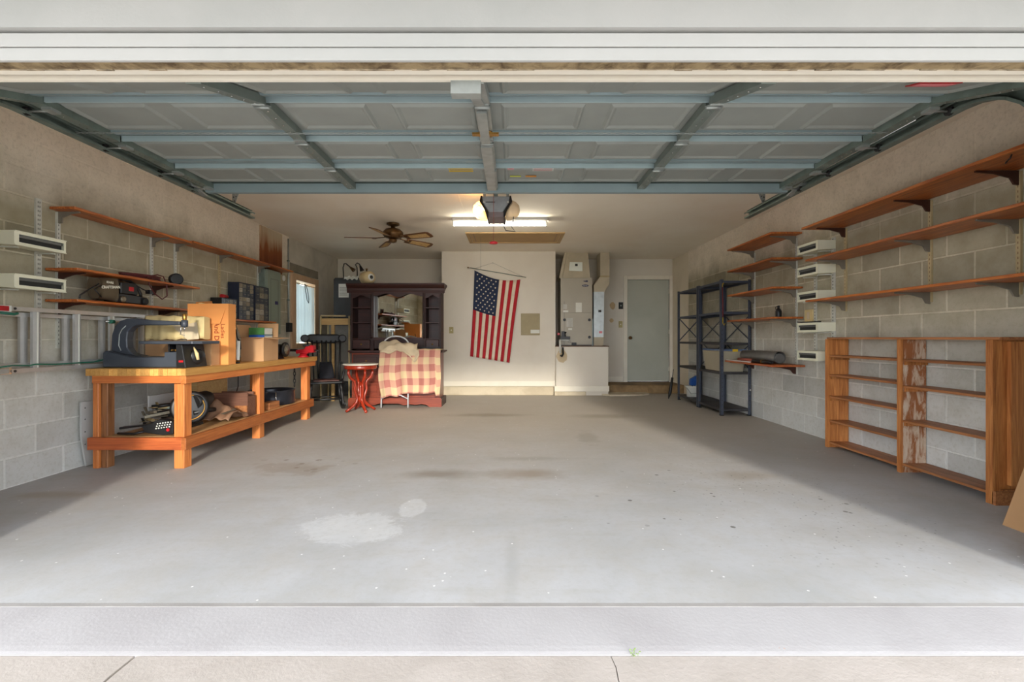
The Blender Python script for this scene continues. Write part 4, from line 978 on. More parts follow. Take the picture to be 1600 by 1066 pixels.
# scroll saw
zt = bz; Ys = 3.77
ss = thing('scroll_saw', 'dark grey scroll saw on the near end of the workbench', 'scroll saw', (wx(240, Ys), Ys, zt))
def q(px, py): return (wx(px, Ys), EYE - (py - 528) * Ys / F)
base = [(171, 573.0), (178, 551), (182, 547.5), (222, 557), (272, 557.5), (272, 549.5), (293, 549.5), (293, 573.0)]
mb = MB(); pb = [q(*p) for p in base]; pb = [(max(x, -3.275), max(z, zt)) for x, z in pb]
mb.prism(pb, 'Y', 3.66, 3.86); bse = mb.build('base', M['iron'], ss, bevel=0.006)
arm = [(181.5, 548), (182.5, 524), (187, 510), (195, 502), (206, 498.5), (222, 498.5), (240, 500.5), (287, 502.5), (287, 508.5), (240, 508.5), (222, 508.5), (213, 512), (207, 519), (205.5, 530), (206.5, 543), (212, 551), (220, 556.5), (200, 553)]
mb = MB(); mb.prism([q(*p) for p in arm], 'Y', 3.72, 3.79); mb.build('arm', M['iron'], ss, bevel=0.006)
rib = [(197.5, 548), (194, 540), (195, 523), (199, 515), (205, 509.5)]
mb = MB(); mb.tube([(q(*p)[0], 3.718, q(*p)[1]) for p in rib], 0.004, 6); mb.build('rib', M['galv'], ss)
x_, z_ = q(290.5, 505.5)
MB().lathe([(0.020, -0.030), (0.025, -0.024), (0.025, 0.024), (0.020, 0.026)], (x_, 3.755, z_), (0, 0, 1), 16).build('blade_head', M['iron'], ss)
MB().lathe([(0.014, 0.026), (0.016, 0.03), (0.016, 0.074), (0.010, 0.080)], (x_, 3.755, z_), (0, 0, 1), 12).build('tension_knob', M['brass'], ss)
mb = MB(); mb.cyl((x_, 3.755, z_ - 0.055), (x_, 3.755, z_ - 0.03), 0.006, 8); mb.box(x_ - 0.004, x_ - 0.002, 3.754, 3.756, zt + 0.20, z_ - 0.05); mb.cyl((x_ - 0.025, 3.745, z_ - 0.09), (x_ - 0.022, 3.745, z_ - 0.01), 0.003, 6); mb.bar((x_ - 0.03, 3.745, z_ - 0.09), (x_ + 0.01, 3.74, z_ - 0.098), 0.01, 0.003)
mb.build('blade', M['steel'], ss)
mb = MB(); xa, za = q(239, 534); xb, _ = q(330, 534)
mb.prism([(xa, 3.62), (xb - 0.04, 3.60), (xb, 3.66), (xb + 0.01, 3.86), (xb - 0.05, 3.92), (xa, 3.92)], 'Z', zt + 0.190, zt + 0.214); mb.build('table', M['iron'], ss, bevel=0.004)
mb = MB(); x0, x1 = q(274, 550)[0], q(296, 550)[0]; mb.box(x0, x0 + 0.012, 3.69, 3.83, zt + 0.12, zt + 0.19); mb.box(x1 - 0.012, x1, 3.69, 3.83, zt + 0.12, zt + 0.19); mb.box(x0, x1, 3.80, 3.83, zt + 0.12, zt + 0.19); mb.build('trunnion', M['dark'], ss)
mb = MB(); x0, x1, x2 = q(294, 550)[0], q(303, 550)[0], q(309, 573)[0]; mb.prism([(x0, zt + 0.185), (x1, zt + 0.185), (x2, zt), (x0 + 0.002, zt)], 'Y', 3.63, 3.89); fr_ = mb.build('front_foot', M['dark'], ss, bevel=0.004)
B(x0 + 0.025, x0 + 0.06, 3.628, 3.63, zt + 0.045, zt + 0.06).build('badge', M['red'], fr_)
MB().lathe([(0.062, 0), (0.066, 0.01), (0.060, 0.02), (0.02, 0.026)], (x1 + 0.018, 3.78, zt + 0.085), (1, -0.3, 0), 20).build('hand_wheel', M['dark'], ss)
mb = MB(); mb.tube([(x1 + 0.02, 3.74, zt + 0.165), (x1 + 0.045, 3.74, zt + 0.11), (x1 + 0.055, 3.74, zt + 0.06)], [0.004, 0.014, 0.010], 8); mb.build('dust_tube', M['kraft'], ss)
mb = MB(); mb.cyl((q(281, 0)[0], 3.72, zt + 0.14), (q(281, 0)[0], 3.68, zt + 0.14), 0.006, 8); mb.cyl((q(287, 0)[0], 3.72, zt + 0.14), (q(287, 0)[0], 3.68, zt + 0.14), 0.008, 8); mb.build('adjusting_screw', M['brass'], ss, kind='stuff')

# boxes behind the saw
def carton(name, label, x0, x1, y0, y1, z0, z1, m, flaps=(), cat='cardboard box', open_=True, min_=M['card_in']):
    o = thing(name, label, cat, ((x0 + x1) / 2, (y0 + y1) / 2, z0)); t_ = 0.004
    mb = MB(); mb.box(x0, x1, y0, y0 + t_, z0, z1); mb.box(x0, x1, y1 - t_, y1, z0, z1); mb.box(x0, x0 + t_, y0 + t_, y1 - t_, z0, z1); mb.box(x1 - t_, x1, y0 + t_, y1 - t_, z0, z1)
    mb.box(x0 + t_, x1 - t_, y0 + t_, y1 - t_, z0, z0 + t_)
    if not open_: mb.box(x0 + t_, x1 - t_, y0 + t_, y1 - t_, z1 - t_, z1)
    mb.build('carton', m, o)
    for p in flaps:
        mb = MB(); a, b, c, d_ = [Vector(v) for v in p]; n_ = (b - a).cross(d_ - a).normalized() * 0.0035
        mb.hexa([a, b, c, d_, a + n_, b + n_, c + n_, d_ + n_]); mb.build('flap', m, o)
    return o
k1 = carton('cardboard_box', 'plain brown flat cardboard box standing behind the scroll saw', -3.17, -2.60, 3.955, 4.07, bz, 1.005, M['card'], open_=False)
kb = thing('paper_parcel', 'crumpled cream kraft paper parcel lying on the flat brown box', 'parcel', (-2.95, 4.01, 1.006))
def par(u, v):
    a = 2 * math.pi * u; ca, sa = math.cos(a), math.sin(a)
    sx = math.copysign(min(1, abs(ca) * 1.4), ca); sz = math.copysign(min(1, abs(sa) * 1.4), sa)
    wr_ = 0.006 * math.sin(23 * v + 9 * u) + 0.004 * math.sin(51 * v + 3)
    return (-3.18 + 0.51 * v, 4.01 + sx * 0.044 + wr_, 1.117 + sz * (0.107 - 0.012 * v) + wr_ * 0.8)
c_ = MB(); c_.grid(par, 24, 26); c_.face([i for i in range(24)][::-1]); c_.face([26 * 25 + i for i in range(24)]); c_.build('wrapped_parcel', M['kraft'], kb)
mb = MB(); mb.prism([(-2.93, 1.14), (-2.88, 1.135), (-2.72, 1.165), (-2.70, 1.02), (-2.80, 1.012), (-2.90, 1.10)], 'Y', 3.948, 3.951); mb.build('torn_label', M['cloth'], kb)
k2 = carton('moving_box', 'tall orange cardboard box with red sideways lettering on the workbench', -2.90, -2.535, 4.09, 4.20, bz, 1.335, M['card_or'],
            flaps=[((-2.745, 4.088, 1.29), (-2.56, 4.088, 1.29), (-2.60, 4.072, 1.155), (-2.745, 4.072, 1.155)), ((-2.90, 4.2, 1.335), (-2.745, 4.2, 1.335), (-2.80, 4.27, 1.37), (-2.95, 4.27, 1.36))])
text('And Decor', 0.062, M['redink'], k2, (-2.640, 4.0885, 1.03), (R(90), R(90), 0), bold=0.001, sx=1.0)
text('Ladies', 0.052, M['redink'], k2, (-2.585, 4.0885, 1.09), (R(90), R(90), 0), bold=0.0005)
st = thing('wood_block', 'pale wooden block sticking out of the orange moving box', 'wood block', (-2.79, 4.12, 1.2)); mb = MB(); mb.prism([(-2.815, 1.12), (-2.765, 1.12), (-2.765, 1.325), (-2.775, 1.345), (-2.805, 1.345), (-2.815, 1.325)], 'Y', 4.10, 4.13); mb.build('block', M['tanframe'], st)
cl = thing('caulking_gun', 'white and black caulking gun leaning against the orange box', 'caulking gun', (-2.56, 4.30, bz))
mb = MB(); mb.tube([(-2.565, 4.28, bz + 0.03), (-2.572, 4.30, bz + 0.21)], 0.016, 10); mb.build('cartridge', M['paper'], cl)
mb = MB(); mb.tube([(-2.572, 4.30, bz + 0.21), (-2.590, 4.31, bz + 0.25), (-2.60, 4.31, bz + 0.32)], 0.006, 8); mb.tube([(-2.575, 4.30, bz + 0.23), (-2.56, 4.31, bz + 0.20), (-2.555, 4.31, bz + 0.13)], 0.006, 8); mb.lathe([(0.02, 0), (0.02, 0.012)], (-2.562, 4.275, bz + 0.003), (0, 0, 1), 10); mb.build('frame', M['dark'], cl)
bz1 = bz + 0.245
k3 = carton('open_box', 'open cardboard box with green and blue books on the workbench', -2.765, -2.535, 4.67, 4.96, bz, bz1, M['card'],
            flaps=[((-2.765, 4.96, bz1), (-2.535, 4.96, bz1), (-2.54, 4.98, bz1 + 0.15), (-2.76, 4.98, bz1 + 0.15)), ((-2.535, 4.67, bz1), (-2.535, 4.96, bz1), (-2.40, 4.94, bz1 - 0.005), (-2.40, 4.70, bz1 - 0.015)),
                   ((-2.765, 4.96, bz1), (-2.765, 4.67, bz1), (-2.83, 4.70, bz1 + 0.13), (-2.83, 4.94, bz1 + 0.13)), ((-2.76, 4.67, bz1), (-2.54, 4.67, bz1), (-2.56, 4.60, bz1 - 0.0), (-2.74, 4.60, bz1 - 0.0))])
for nm, m, z0, z1, lab in (('book', M['blue'], bz + 0.20, bz + 0.27, 'blue book lying under the green one in the open box'), ('book', mat('green_book', (66, 120, 60), 0.6), bz + 0.272, bz + 0.345, 'green book on top of the blue one in the open box')):
    o = thing(nm, lab, 'book', (-2.66, 4.85, z0)); B(-2.735, -2.575, 4.76, 4.93, z0, z0 + 0.004).build('cover', m, o); B(-2.735, -2.575, 4.76, 4.93, z1 - 0.004, z1).build('cover', m, o)
    B(-2.735, -2.575, 4.755, 4.76, z0, z1).build('spine', m, o); B(-2.73, -2.58, 4.762, 4.925, z0 + 0.004, z1 - 0.004).build('pages', M['paper'], o)
B(-2.735, -2.575, 4.76, 4.93, bz + 0.005, bz + 0.199).build('contents', M['card_in'], k3)
# bench grinder
gy = 5.25
bg2 = thing('bench_grinder', 'black bench grinder between the open box and the window', 'bench grinder', (-2.70, gy, bz))
MB().lathe([(0.04, -0.085), (0.062, -0.07), (0.066, 0), (0.062, 0.07), (0.04, 0.085)], (-2.72, gy, bz + 0.105), (1, 0, 0), 20).build('motor', M['black'], bg2)
for sd in (-1, 1):
    w_ = MB().lathe([(0.05, 0), (0.082, 0.004), (0.085, 0.018), (0.082, 0.032), (0.05, 0.036)], (-2.72 + sd * 0.10, gy, bz + 0.105), (sd, 0, 0), 24).build('wheel_guard', M['dark'], bg2)
    MB().lathe([(0.055, 0), (0.055, 0.003), (0.015, 0.006), (0.012, 0.014)], (-2.72 + sd * 0.1363, gy, bz + 0.105), (sd, 0, 0), 20).build('wheel', M['dullsteel'], w_)
mb = MB(); mb.prism([(-2.80, bz), (-2.64, bz), (-2.67, bz + 0.05), (-2.77, bz + 0.05)], 'Y', gy - 0.06, gy + 0.06); mb.build('base', M['dark'], bg2)
# vise
vy = 5.66
vs = thing('bench_vise', 'bright red bench vise bolted to the far corner of the workbench', 'vise', (-2.56, vy, bz))
mb = MB(); mb.lathe([(0.065, 0), (0.065, 0.012), (0.045, 0.02), (0.040, 0.045)], (-2.58, vy, bz), (0, 0, 1), 18); mb.build('swivel_base', M['red'], vs)
mb = MB(); mb.prism([(-2.66, bz + 0.045), (-2.52, bz + 0.045), (-2.49, bz + 0.08), (-2.49, bz + 0.13), (-2.535, bz + 0.14), (-2.56, bz + 0.10), (-2.66, bz + 0.09)], 'Y', vy - 0.035, vy + 0.035); mb.build('body', M['red'], vs, bevel=0.006)
mb = MB(); mb.prism([(-2.50, bz + 0.055), (-2.44, bz + 0.06), (-2.44, bz + 0.14), (-2.47, bz + 0.15), (-2.50, bz + 0.14)], 'Y', vy - 0.038, vy + 0.038); mb.build('moving_jaw', M['red'], vs, bevel=0.004)
mb = MB(); mb.box(-2.57, -2.52, vy - 0.045, vy + 0.045, bz + 0.135, bz + 0.155); mb.cyl((-2.45, vy, bz + 0.085), (-2.38, vy, bz + 0.085), 0.010, 8); mb.cyl((-2.385, vy, bz + 0.05), (-2.385, vy, bz + 0.14), 0.005, 8); mb.box(-2.74, -2.66, vy - 0.015, vy + 0.015, bz + 0.07, bz + 0.10)
mb.build('screw_and_jaw', M['dark'], vs)

# things on the lower shelf
zs0 = 0.253
mr_ = thing('bundle_of_metal_bars', 'bundle of old metal bars and tubes on the near end of the lower shelf', 'metal bars', (-3.0, 3.85, zs0))
random.seed(5)
for k in range(17):
    y = 3.84 + random.uniform(0, 0.26); z = zs0 + 0.018 + 0.0105 * k; xa = -3.18 + random.uniform(0, 0.12); xb = min(xa + random.uniform(0.3, 0.46), -2.99); rr = random.uniform(0.008, 0.014)
    mb = MB()
    p0, p1 = Vector((xa, y, z)), Vector((xb, y + random.uniform(-0.12, 0.12), z + random.uniform(0.0, 0.03)))
    if k % 3 == 0: mb.tube([p0, p1], rr * 1.5, 8)
    elif k % 3 == 1: mb.bar(p0, p1, 0.032, 0.006)
    else: mb.bar(p0, p1, 0.022, 0.022); mb.bar(p0 + Vector((0, 0, 0.012)), p0 + Vector((0.0, -0.02, 0.05)), 0.02, 0.006)
    mb.build('bar', random.choice([M['dullsteel'], M['galv_dark'], M['dullsteel'], M['dark'], mat('ochre_tube_%d' % k, (150, 130, 88), 0.5, 0.3)]), mr_)
dv = thing('power_tool', 'black power tool with a white-dotted grille beside the bench leg', 'power tool', (-2.85, 3.70, zs0))
mb = MB(); mb.prism([(-3.13, zs0 + 0.045), (-2.95, zs0 + 0.07), (-2.92, zs0 + 0.02), (-2.78, zs0), (-2.70, zs0 + 0.008), (-2.70, zs0 + 0.11), (-2.80, zs0 + 0.13), (-2.90, zs0 + 0.085), (-3.13, zs0 + 0.065)], 'Y', 3.64, 3.70); bo = mb.build('body', M['dark'], dv, bevel=0.005)
mb = MB()
for i in range(6):
    for j in range(3): mb.lathe([(0.006, 0), (0.005, 0.004)], (-2.83 + i * 0.021 + j * 0.006, 3.64, zs0 + 0.055 + j * 0.019 + i * 0.003), (0, -1, 0), 6)
mb.build('grille_dot', M['paper'], bo, kind='stuff')
MB().lathe([(0.014, 0), (0.012, 0.006)], (-2.735, 3.64, zs0 + 0.045), (0, -1, 0), 10).build('button', M['red'], bo)
mb = MB(); mb.tube([(-3.15, 3.66, zs0 + 0.012), (-3.0, 3.63, zs0 + 0.015), (-2.93, 3.66, zs0 + 0.03)], 0.010, 8); mb.build('handle', M['dark'], dv)
wh = thing('wheel_saw', 'black wheel tool with a brass-ringed disc just right of the bench leg', 'wheel tool', (-2.62, 4.05, zs0))
cw = Vector((-2.83, 4.02, zs0 + 0.165))
MB().lathe([(0.02, -0.012), (0.125, -0.010), (0.145, -0.004), (0.145, 0.004), (0.125, 0.010), (0.02, 0.012)], cw, (0.55, -0.83, 0.1), 30).build('disc', M['dark'], wh)
a_ = Vector((0.55, -0.83, 0.1)).normalized(); u_ = a_.orthogonal().normalized(); v_ = a_.cross(u_)
MB().tube([cw + a_ * 0.012 + (u_ * math.cos(k * math.pi / 14) + v_ * math.sin(k * math.pi / 14)) * 0.108 for k in range(28)], 0.006, 6, closed=True).build('rim_ring', M['brass'], wh)
MB().lathe([(0.07, 0), (0.075, 0.05), (0.07, 0.16), (0.05, 0.20)], cw + Vector((0.01, 0.02, 0.04)), (0.1, 1, 0.12), 20).build('drum', M['black'], wh)
mb = MB(); mb.tube([cw + Vector((0.03, 0, -0.05)), cw + Vector((0.09, 0.1, -0.04)), cw + Vector((0.10, 0.18, -0.045))], 0.02, 8); mb.box(-2.93, -2.78, 3.96, 4.12, zs0, zs0 + 0.025); mb.build('stand', M['dark'], wh)
bb = thing('folded_leather_apron', 'crumpled brown leather work apron heaped on the lower shelf', 'apron', (-2.68, 4.35, zs0))
def ap(u, v):
    x = -2.56 - 0.26 * v; y = 4.13 + 0.33 * u
    h = 0.015 + 0.19 * (1 - abs(2 * u - 0.9)) * (0.45 + 0.55 * v) + 0.018 * math.sin(9 * u + 4 * v) + 0.012 * math.sin(17 * v + 3 * u)
    return (x, y, zs0 + max(h, 0.008))
c_ = MB(); c_.grid(ap, 22, 16); c_.build('leather', mat('brown_leather', (132, 98, 74), 0.75, 0, 0.15, 5, bump=0.3), bb, solid=0.005)
mb = MB(); mb.bar(ap(0.15, 0.35) + Vector((0, 0, 0.006)) if False else Vector(ap(0.15, 0.35)) + Vector((0, 0, 0.008)), Vector(ap(0.55, 0.25)) + Vector((0, 0, 0.012)), 0.05, 0.004); mb.build('strap', mat('grey_strap', (98, 86, 70), 0.8), bb)
wbx = thing('wooden_crate_end', 'dark reddish-brown wooden box standing on the lower shelf before the middle leg', 'wooden box', (-2.72, 4.56, zs0))
mb = MB(); mb.box(-2.95, -2.60, 4.50, 4.515, zs0, zs0 + 0.235); mb.box(-2.95, -2.935, 4.515, 4.64, zs0, zs0 + 0.2); mb.box(-2.615, -2.60, 4.515, 4.64, zs0, zs0 + 0.2); mb.box(-2.935, -2.615, 4.625, 4.64, zs0, zs0 + 0.235); mb.box(-2.935, -2.615, 4.515, 4.625, zs0, zs0 + 0.012)
mb.build('box', wood('dark_box_wood', (112, 74, 56), (78, 48, 36), 'X', 0.6), wbx)
B(-2.72, -2.60, 4.485, 4.4995, zs0, zs0 + 0.11).build('front_cleat', M['casey'], wbx)
pb2 = thing('plastic_sheet', 'white plastic sheet leaning on the wall under the workbench', 'panel', (-3.1, 4.3, zs0)); B(-3.17, -3.155, 3.98, 4.35, zs0, zs0 + 0.27).build('sheet', M['white'], pb2)
pb3 = thing('pale_plank', 'pale plank lying across the back of the lower shelf', 'plank', (-3.05, 4.7, zs0)); B(-3.15, -3.06, 4.45, 4.92, zs0 + 0.2 - 0.2, zs0 + 0.34).build('board', M['tanframe'], pb3)
rg = thing('steel_ring', 'large dark steel ring lying on the far half of the lower shelf', 'steel ring', (-2.83, 5.42, zs0))
cr = Vector((-2.84, 5.42, zs0))
MB().lathe([(0.245, 0), (0.25, 0.01), (0.242, 0.03), (0.247, 0.085), (0.242, 0.14), (0.252, 0.155), (0.252, 0.165), (0.236, 0.165), (0.230, 0.14), (0.232, 0.02), (0.20, 0.004), (0.0, 0.003)], cr, (0, 0, 1), 40).build('drum', mat('blue_black_steel', (44, 46, 54), 0.3, 0.4), rg)
mb = MB(); mb.tube([cr + Vector((0.16, -0.22, 0.0 + 0.006)), cr + Vector((0.155, -0.215, 0.09)), cr + Vector((0.15, -0.21, 0.155))], 0.006, 6); mb.build('clasp', M['steel'], rg)
wbk = thing('short_timber_block', 'short brown timber block on the lower shelf before the steel ring', 'wood block', (-2.62, 5.0, zs0)); B(-2.70, -2.60, 4.90, 5.12, zs0, zs0 + 0.075).build('timber', M['casey'], wbk, bevel=0.003)
ck = thing('hanging_cable', 'thin black cable hanging under the far half of the workbench', 'cable', (-2.9, 5.1, 0.4)); MB().tube([(-2.98, 4.98, 0.735), (-2.98, 4.98, 0.5), (-3.0, 4.97, 0.42), (-3.06, 4.96, 0.34), (-3.1, 4.95, zs0 + 0.006)], 0.005, 6).build('cable', M['dark'], ck)
ch_ = thing('hanging_chain', 'black chain hanging from the far end of the workbench', 'chain', (-2.72, 5.7, 0.5))
for k in range(7):
    z = 0.72 - 0.045 * k; mb = MB(); pts = []
    for i in range(12):
        a = 2 * math.pi * i / 12; w2 = 0.013 * math.cos(a)
        pts.append((-2.70 + (w2 if k % 2 else 0), 5.68 + (0 if k % 2 else w2), z + 0.03 * math.sin(a)))
    mb.tube(pts, 0.005, 5, closed=True); mb.build('link', M['dark'], ch_)

# ================================================================ BACK LEFT: hutch, rocking chair, side table, blanket
random.seed(11)
hu = thing('hutch', 'dark cherry china hutch with mirror, shelves and scalloped cornice', 'hutch', (-1.75, 7.07, 0))
hx0, hx1, hy0, hy1 = -2.42, -1.07, 6.84, 7.30
mb = MB(); mb.box(hx0 + 0.02, hx1 - 0.02, hy0 + 0.02, hy1, 0.10, 0.805); mb.build('base_cabinet', M['cherry_lit'], hu)
mb = MB(); mb.prism([(hx0 - 0.02, 0.0), (hx0 + 0.16, 0.0), (hx0 + 0.20, 0.03), (hx0 + 0.28, 0.04), (hx0 + 0.36, 0.025), (hx0 + 0.44, 0.05), (hx1 - 0.62, 0.05), (hx1 - 0.54, 0.025), (hx1 - 0.44, 0.04), (hx1 - 0.36, 0.03), (hx1 - 0.28, 0.045), (hx1 - 0.2, 0.03), (hx1 - 0.16, 0.0), (hx1 + 0.02, 0.0), (hx1 + 0.02, 0.11), (hx1, 0.135), (hx0, 0.135), (hx0 - 0.02, 0.11)], 'Y', hy0 - 0.03, hy0 + 0.02)
mb.build('plinth', M['cherry_lit'], hu)
mb = MB(); mb.box(hx1 - 0.02, hx1 + 0.02, hy0 + 0.0201, hy1, 0.0, 0.12); mb.box(hx0 - 0.02, hx0 + 0.02, hy0 + 0.0201, hy1, 0.0, 0.12); mb.build('side_plinth', M['cherry'], hu, kind='stuff')
nd = 3
for i in range(3):                              # three bays: drawers either side, door in the middle
    xa = hx0 + 0.04 + i * (hx1 - hx0 - 0.08) / 3; xb = xa + (hx1 - hx0 - 0.08) / 3 - 0.02
    rows = [(0.16, 0.36), (0.375, 0.575), (0.59, 0.78)] if i != 1 else [(0.16, 0.575), (0.59, 0.78)]
    for za, zb in rows:
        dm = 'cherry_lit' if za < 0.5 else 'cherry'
        dr_ = B(xa, xb, hy0 + 0.004, hy0 + 0.02, za, zb).build('drawer' if zb - za < 0.3 else 'cabinet_door', M[dm], hu, bevel=0.004)
        B(xa + 0.04, xb - 0.04, hy0 - 0.003, hy0 + 0.004, za + 0.035, zb - 0.035).build('raised_field', M[dm], dr_, bevel=0.004)
        mb = MB(); mb.lathe([(0.012, 0), (0.012, 0.004), (0.005, 0.007), (0.008, 0.02)], ((xa + xb) / 2, hy0 - 0.003, (za + zb) / 2), (0, -1, 0), 10); mb.build('pull', M['brass'], dr_)
mb = MB(); mb.box(hx0 - 0.03, hx1 + 0.035, hy0 - 0.03, hy1, 0.815, 0.84); mb.box(hx0 - 0.01, hx1 + 0.01, hy0 - 0.012, hy1, 0.80, 0.815); mb.build('counter_top', M['cherry'], hu, bevel=0.004)
ux0, ux1, uy0, uy1 = -2.48, -1.09, 7.03, 7.30
UZ = 1.72
for xa, xb in ((ux0, ux0 + 0.03), (-2.175, -2.125), (-1.375, -1.325), (ux1 - 0.03, ux1)):
    B(xa, xb, uy0, uy1, 0.84, UZ).build('side_panel', M['cherryz'], hu)
for xa, xb in ((-2.175, -2.125), (-1.375, -1.325)):
    mb = MB(); mb.lathe([(0.018, 0), (0.018, 0.05), (0.012, 0.06), (0.016, 0.08), (0.011, 0.12), (0.017, 0.36), (0.011, 0.60), (0.016, 0.64), (0.012, 0.66), (0.018, 0.68)], ((xa + xb) / 2, uy0 - 0.018, 1.02), (0, 0, 1), 12); mb.build('turned_column', M['cherryz'], hu)
B(ux0 + 0.03, ux1 - 0.03, uy1 - 0.012, uy1 - 0.001, 0.84, UZ).build('back_panel', M['cherry'], hu)
for xa, xb in ((ux0 + 0.03, -2.175), (-1.325, ux1 - 0.03)):
    for z in (1.02, 1.27, 1.50): B(xa, xb, uy0 + 0.01, uy1 - 0.012, z - 0.014, z).build('shelf', M['cherry'], hu)
    d_ = B(xa + 0.005, xb - 0.005, uy0 - 0.008, uy0 + 0.14, 0.86, 1.0).build('drawer', M['cherry'], hu, bevel=0.004)
    MB().lathe([(0.010, 0), (0.012, 0.012), (0, 0.018)], ((xa + xb) / 2, uy0 - 0.008, 0.93), (0, -1, 0), 10).build('knob', M['brass'], d_)
    mb = MB(); n = 12; w_ = xb - xa; pts = [(xa, UZ)] + [(xa + w_ * k / n, UZ - 0.03 - 0.05 * (abs(math.cos(math.pi * k / n)) ** 1.5)) for k in range(n + 1)] + [(xb, UZ)]
    mb.prism(pts, 'Y', uy0, uy0 + 0.015); mb.build('arched_rail', M['cherry'], hu)
mb = MB(); pts = [(-2.125, UZ + 0.02)] + [(-2.125 + 0.75 * k / 24, UZ - 0.035 - 0.03 * math.cos(2 * math.pi * k / 12 * 1.0) * (0.4 + 0.6 * math.sin(math.pi * k / 24))) for k in range(25)] + [(-1.375, UZ + 0.02)]
mb.prism(pts, 'Y', uy0 - 0.004, uy0 + 0.012); mb.build('scalloped_rail', M['cherry'], hu)
B(-2.125, -1.375, uy0 + 0.0, uy0 + 0.15, 0.995, 1.035).build('mirror_ledge', M['cherry'], hu)
B(-2.125, -1.375, uy0 + 0.03, uy0 + 0.035, 0.86, 0.995).build('centre_drawer', M['cherry'], hu, bevel=0.004)
mb = MB(); cm = Vector((-1.75, uy0 + 0.05, 0)); ex = Vector((math.cos(R(-5)), -math.sin(R(-5)), 0)) * 0.372; ex.y = -ex.y
mb.prism([(cm.x - ex.x, cm.y - ex.y), (cm.x + ex.x, cm.y + ex.y), (cm.x + ex.x, cm.y + ex.y + 0.006), (cm.x - ex.x, cm.y - ex.y + 0.006)], 'Z', 1.035, UZ)
mi = mb.build('mirror', M['mirror'], hu)
B(-2.13, -1.37, uy0 + 0.10, uy0 + 0.11, 1.03, UZ).build('mirror_backing', M['cherry'], hu)
mb = MB(); pr = [(0.0, UZ), (-0.012, UZ + 0.04), (-0.015, UZ + 0.07), (-0.04, UZ + 0.10), (-0.055, UZ + 0.125), (-0.055, UZ + 0.145), (0.02, UZ + 0.145), (0.02, UZ)]
mb.prism([(uy0 + a, b) for a, b in pr], 'X', ux0 - 0.055, ux1 + 0.055)
for xs, sd in ((ux0, -1), (ux1, 1)):
    mb.prism([(xs - sd * 0.02, UZ), (xs, UZ), (xs + sd * 0.012, UZ + 0.04), (xs + sd * 0.04, UZ + 0.10), (xs + sd * 0.055, UZ + 0.125), (xs + sd * 0.055, UZ + 0.145), (xs - sd * 0.02, UZ + 0.145)], 'Y', uy0 + 0.02, uy1)
mb.build('cornice', M['cherry'], hu); B(ux0, ux1, uy0 + 0.02, uy1, UZ + 0.001, UZ + 0.14).build('top_board', M['cherry'], hu)

# cabinet behind the hutch and what stands on it
CY = 7.95
cb = thing('metal_cabinet', 'tall charcoal metal cabinet in the back left corner behind the hutch', 'cabinet', (-2.80, 8.2, 0))
cx0, cx1, cz = -3.10, -2.53, 2.075
B(cx0, cx1, CY, CY + 0.45, 0.03, cz - 0.0).build('body', M['cabinet'], cb, bevel=0.02)
B(cx0 + 0.005, cx1 - 0.005, CY - 0.018, CY - 0.002, 0.06, 1.30).build('door', M['cabinet'], cb, bevel=0.008); B(cx0 + 0.005, cx1 - 0.005, CY - 0.018, CY - 0.002, 1.315, cz - 0.02).build('door', M['cabinet'], cb, bevel=0.008)
mb = MB(); mb.bar((cx1 - 0.06, CY - 0.045, 1.4), (cx1 - 0.06, CY - 0.045, 1.7), 0.015, 0.015); mb.build('handle', M['galv'], cb)
for x in (cx0 + 0.05, cx1 - 0.05): B(x - 0.02, x + 0.02, CY + 0.02, CY + 0.43, 0, 0.03).build('foot', M['rubber'], cb)
nt = thing('notice', 'printed paper notice stuck on the charcoal cabinet door', 'paper', (-2.95, CY - 0.02, 1.9)); B(-3.005, -2.83, CY - 0.0195, CY - 0.0182, 1.73, 1.965).build('sheet', M['paper'], nt)
mb = MB(); [mb.box(-2.99, -2.85, CY - 0.0205, CY - 0.0195, z, z + 0.006) for z in [1.76 + 0.02 * k for k in range(8)]]; mb.build('print', M['print'], nt, kind='stuff')
def lamp(name, label, x, hook, m):
    o = thing(name, label, 'desk lamp', (x, CY + 0.15, cz)); y = CY + 0.15
    MB().lathe([(0.06, 0), (0.06, 0.012), (0.02, 0.02)], (x, y, cz), (0, 0, 1), 16).build('base', M['dark'], o)
    pts = [(x + a, y, cz + b) for a, b in hook]; MB().tube(pts, 0.010, 8).build('arm', M['dark'], o)
    e = Vector(pts[-1]); d_ = (e - Vector(pts[-2])).normalized(); MB().lathe([(0.014, 0), (0.02, 0.03), (0.036, 0.09), (0.038, 0.10)], e, d_, 14).build('shade', M[m], o)
lamp('desk_lamp', 'small black desk lamp with thin bent neck at the left on the cabinet', -2.93, [(-0.05, 0.012), (-0.055, 0.10), (-0.06, 0.2), (-0.04, 0.27), (-0.01, 0.27), (0.06, 0.21)], 'bronze')
lamp('desk_lamp', 'black desk lamp with curled neck at the right on the cabinet', -2.74, [(0.0, 0.012), (0.0, 0.12), (-0.005, 0.2), (-0.03, 0.25), (0.0, 0.28), (0.04, 0.26), (0.05, 0.235)], 'dark')
cr_ = thing('crumpled_rag', 'crumpled whitish rag lying over the front edge of the charcoal cabinet', 'rag', (-2.80, CY + 0.03, cz))
c_ = MB(); c_.grid(lambda u, v: (-2.91 + 0.24 * u, CY - 0.024 + 0.08 * v if v > 0.3 else CY - 0.024, cz + 0.012 + 0.012 * math.sin(u * 19 + v * 4) + (0.01 if v > 0.3 else -0.045 * (0.3 - v) / 0.3)), 20, 8); c_.build('cloth', M['paper'], cr_, solid=0.004)
tk = thing('air_tank', 'cream cylindrical tank lying on top of the hutch', 'tank', (-2.2, 7.15, UZ + 0.145)); TZ = UZ + 0.146
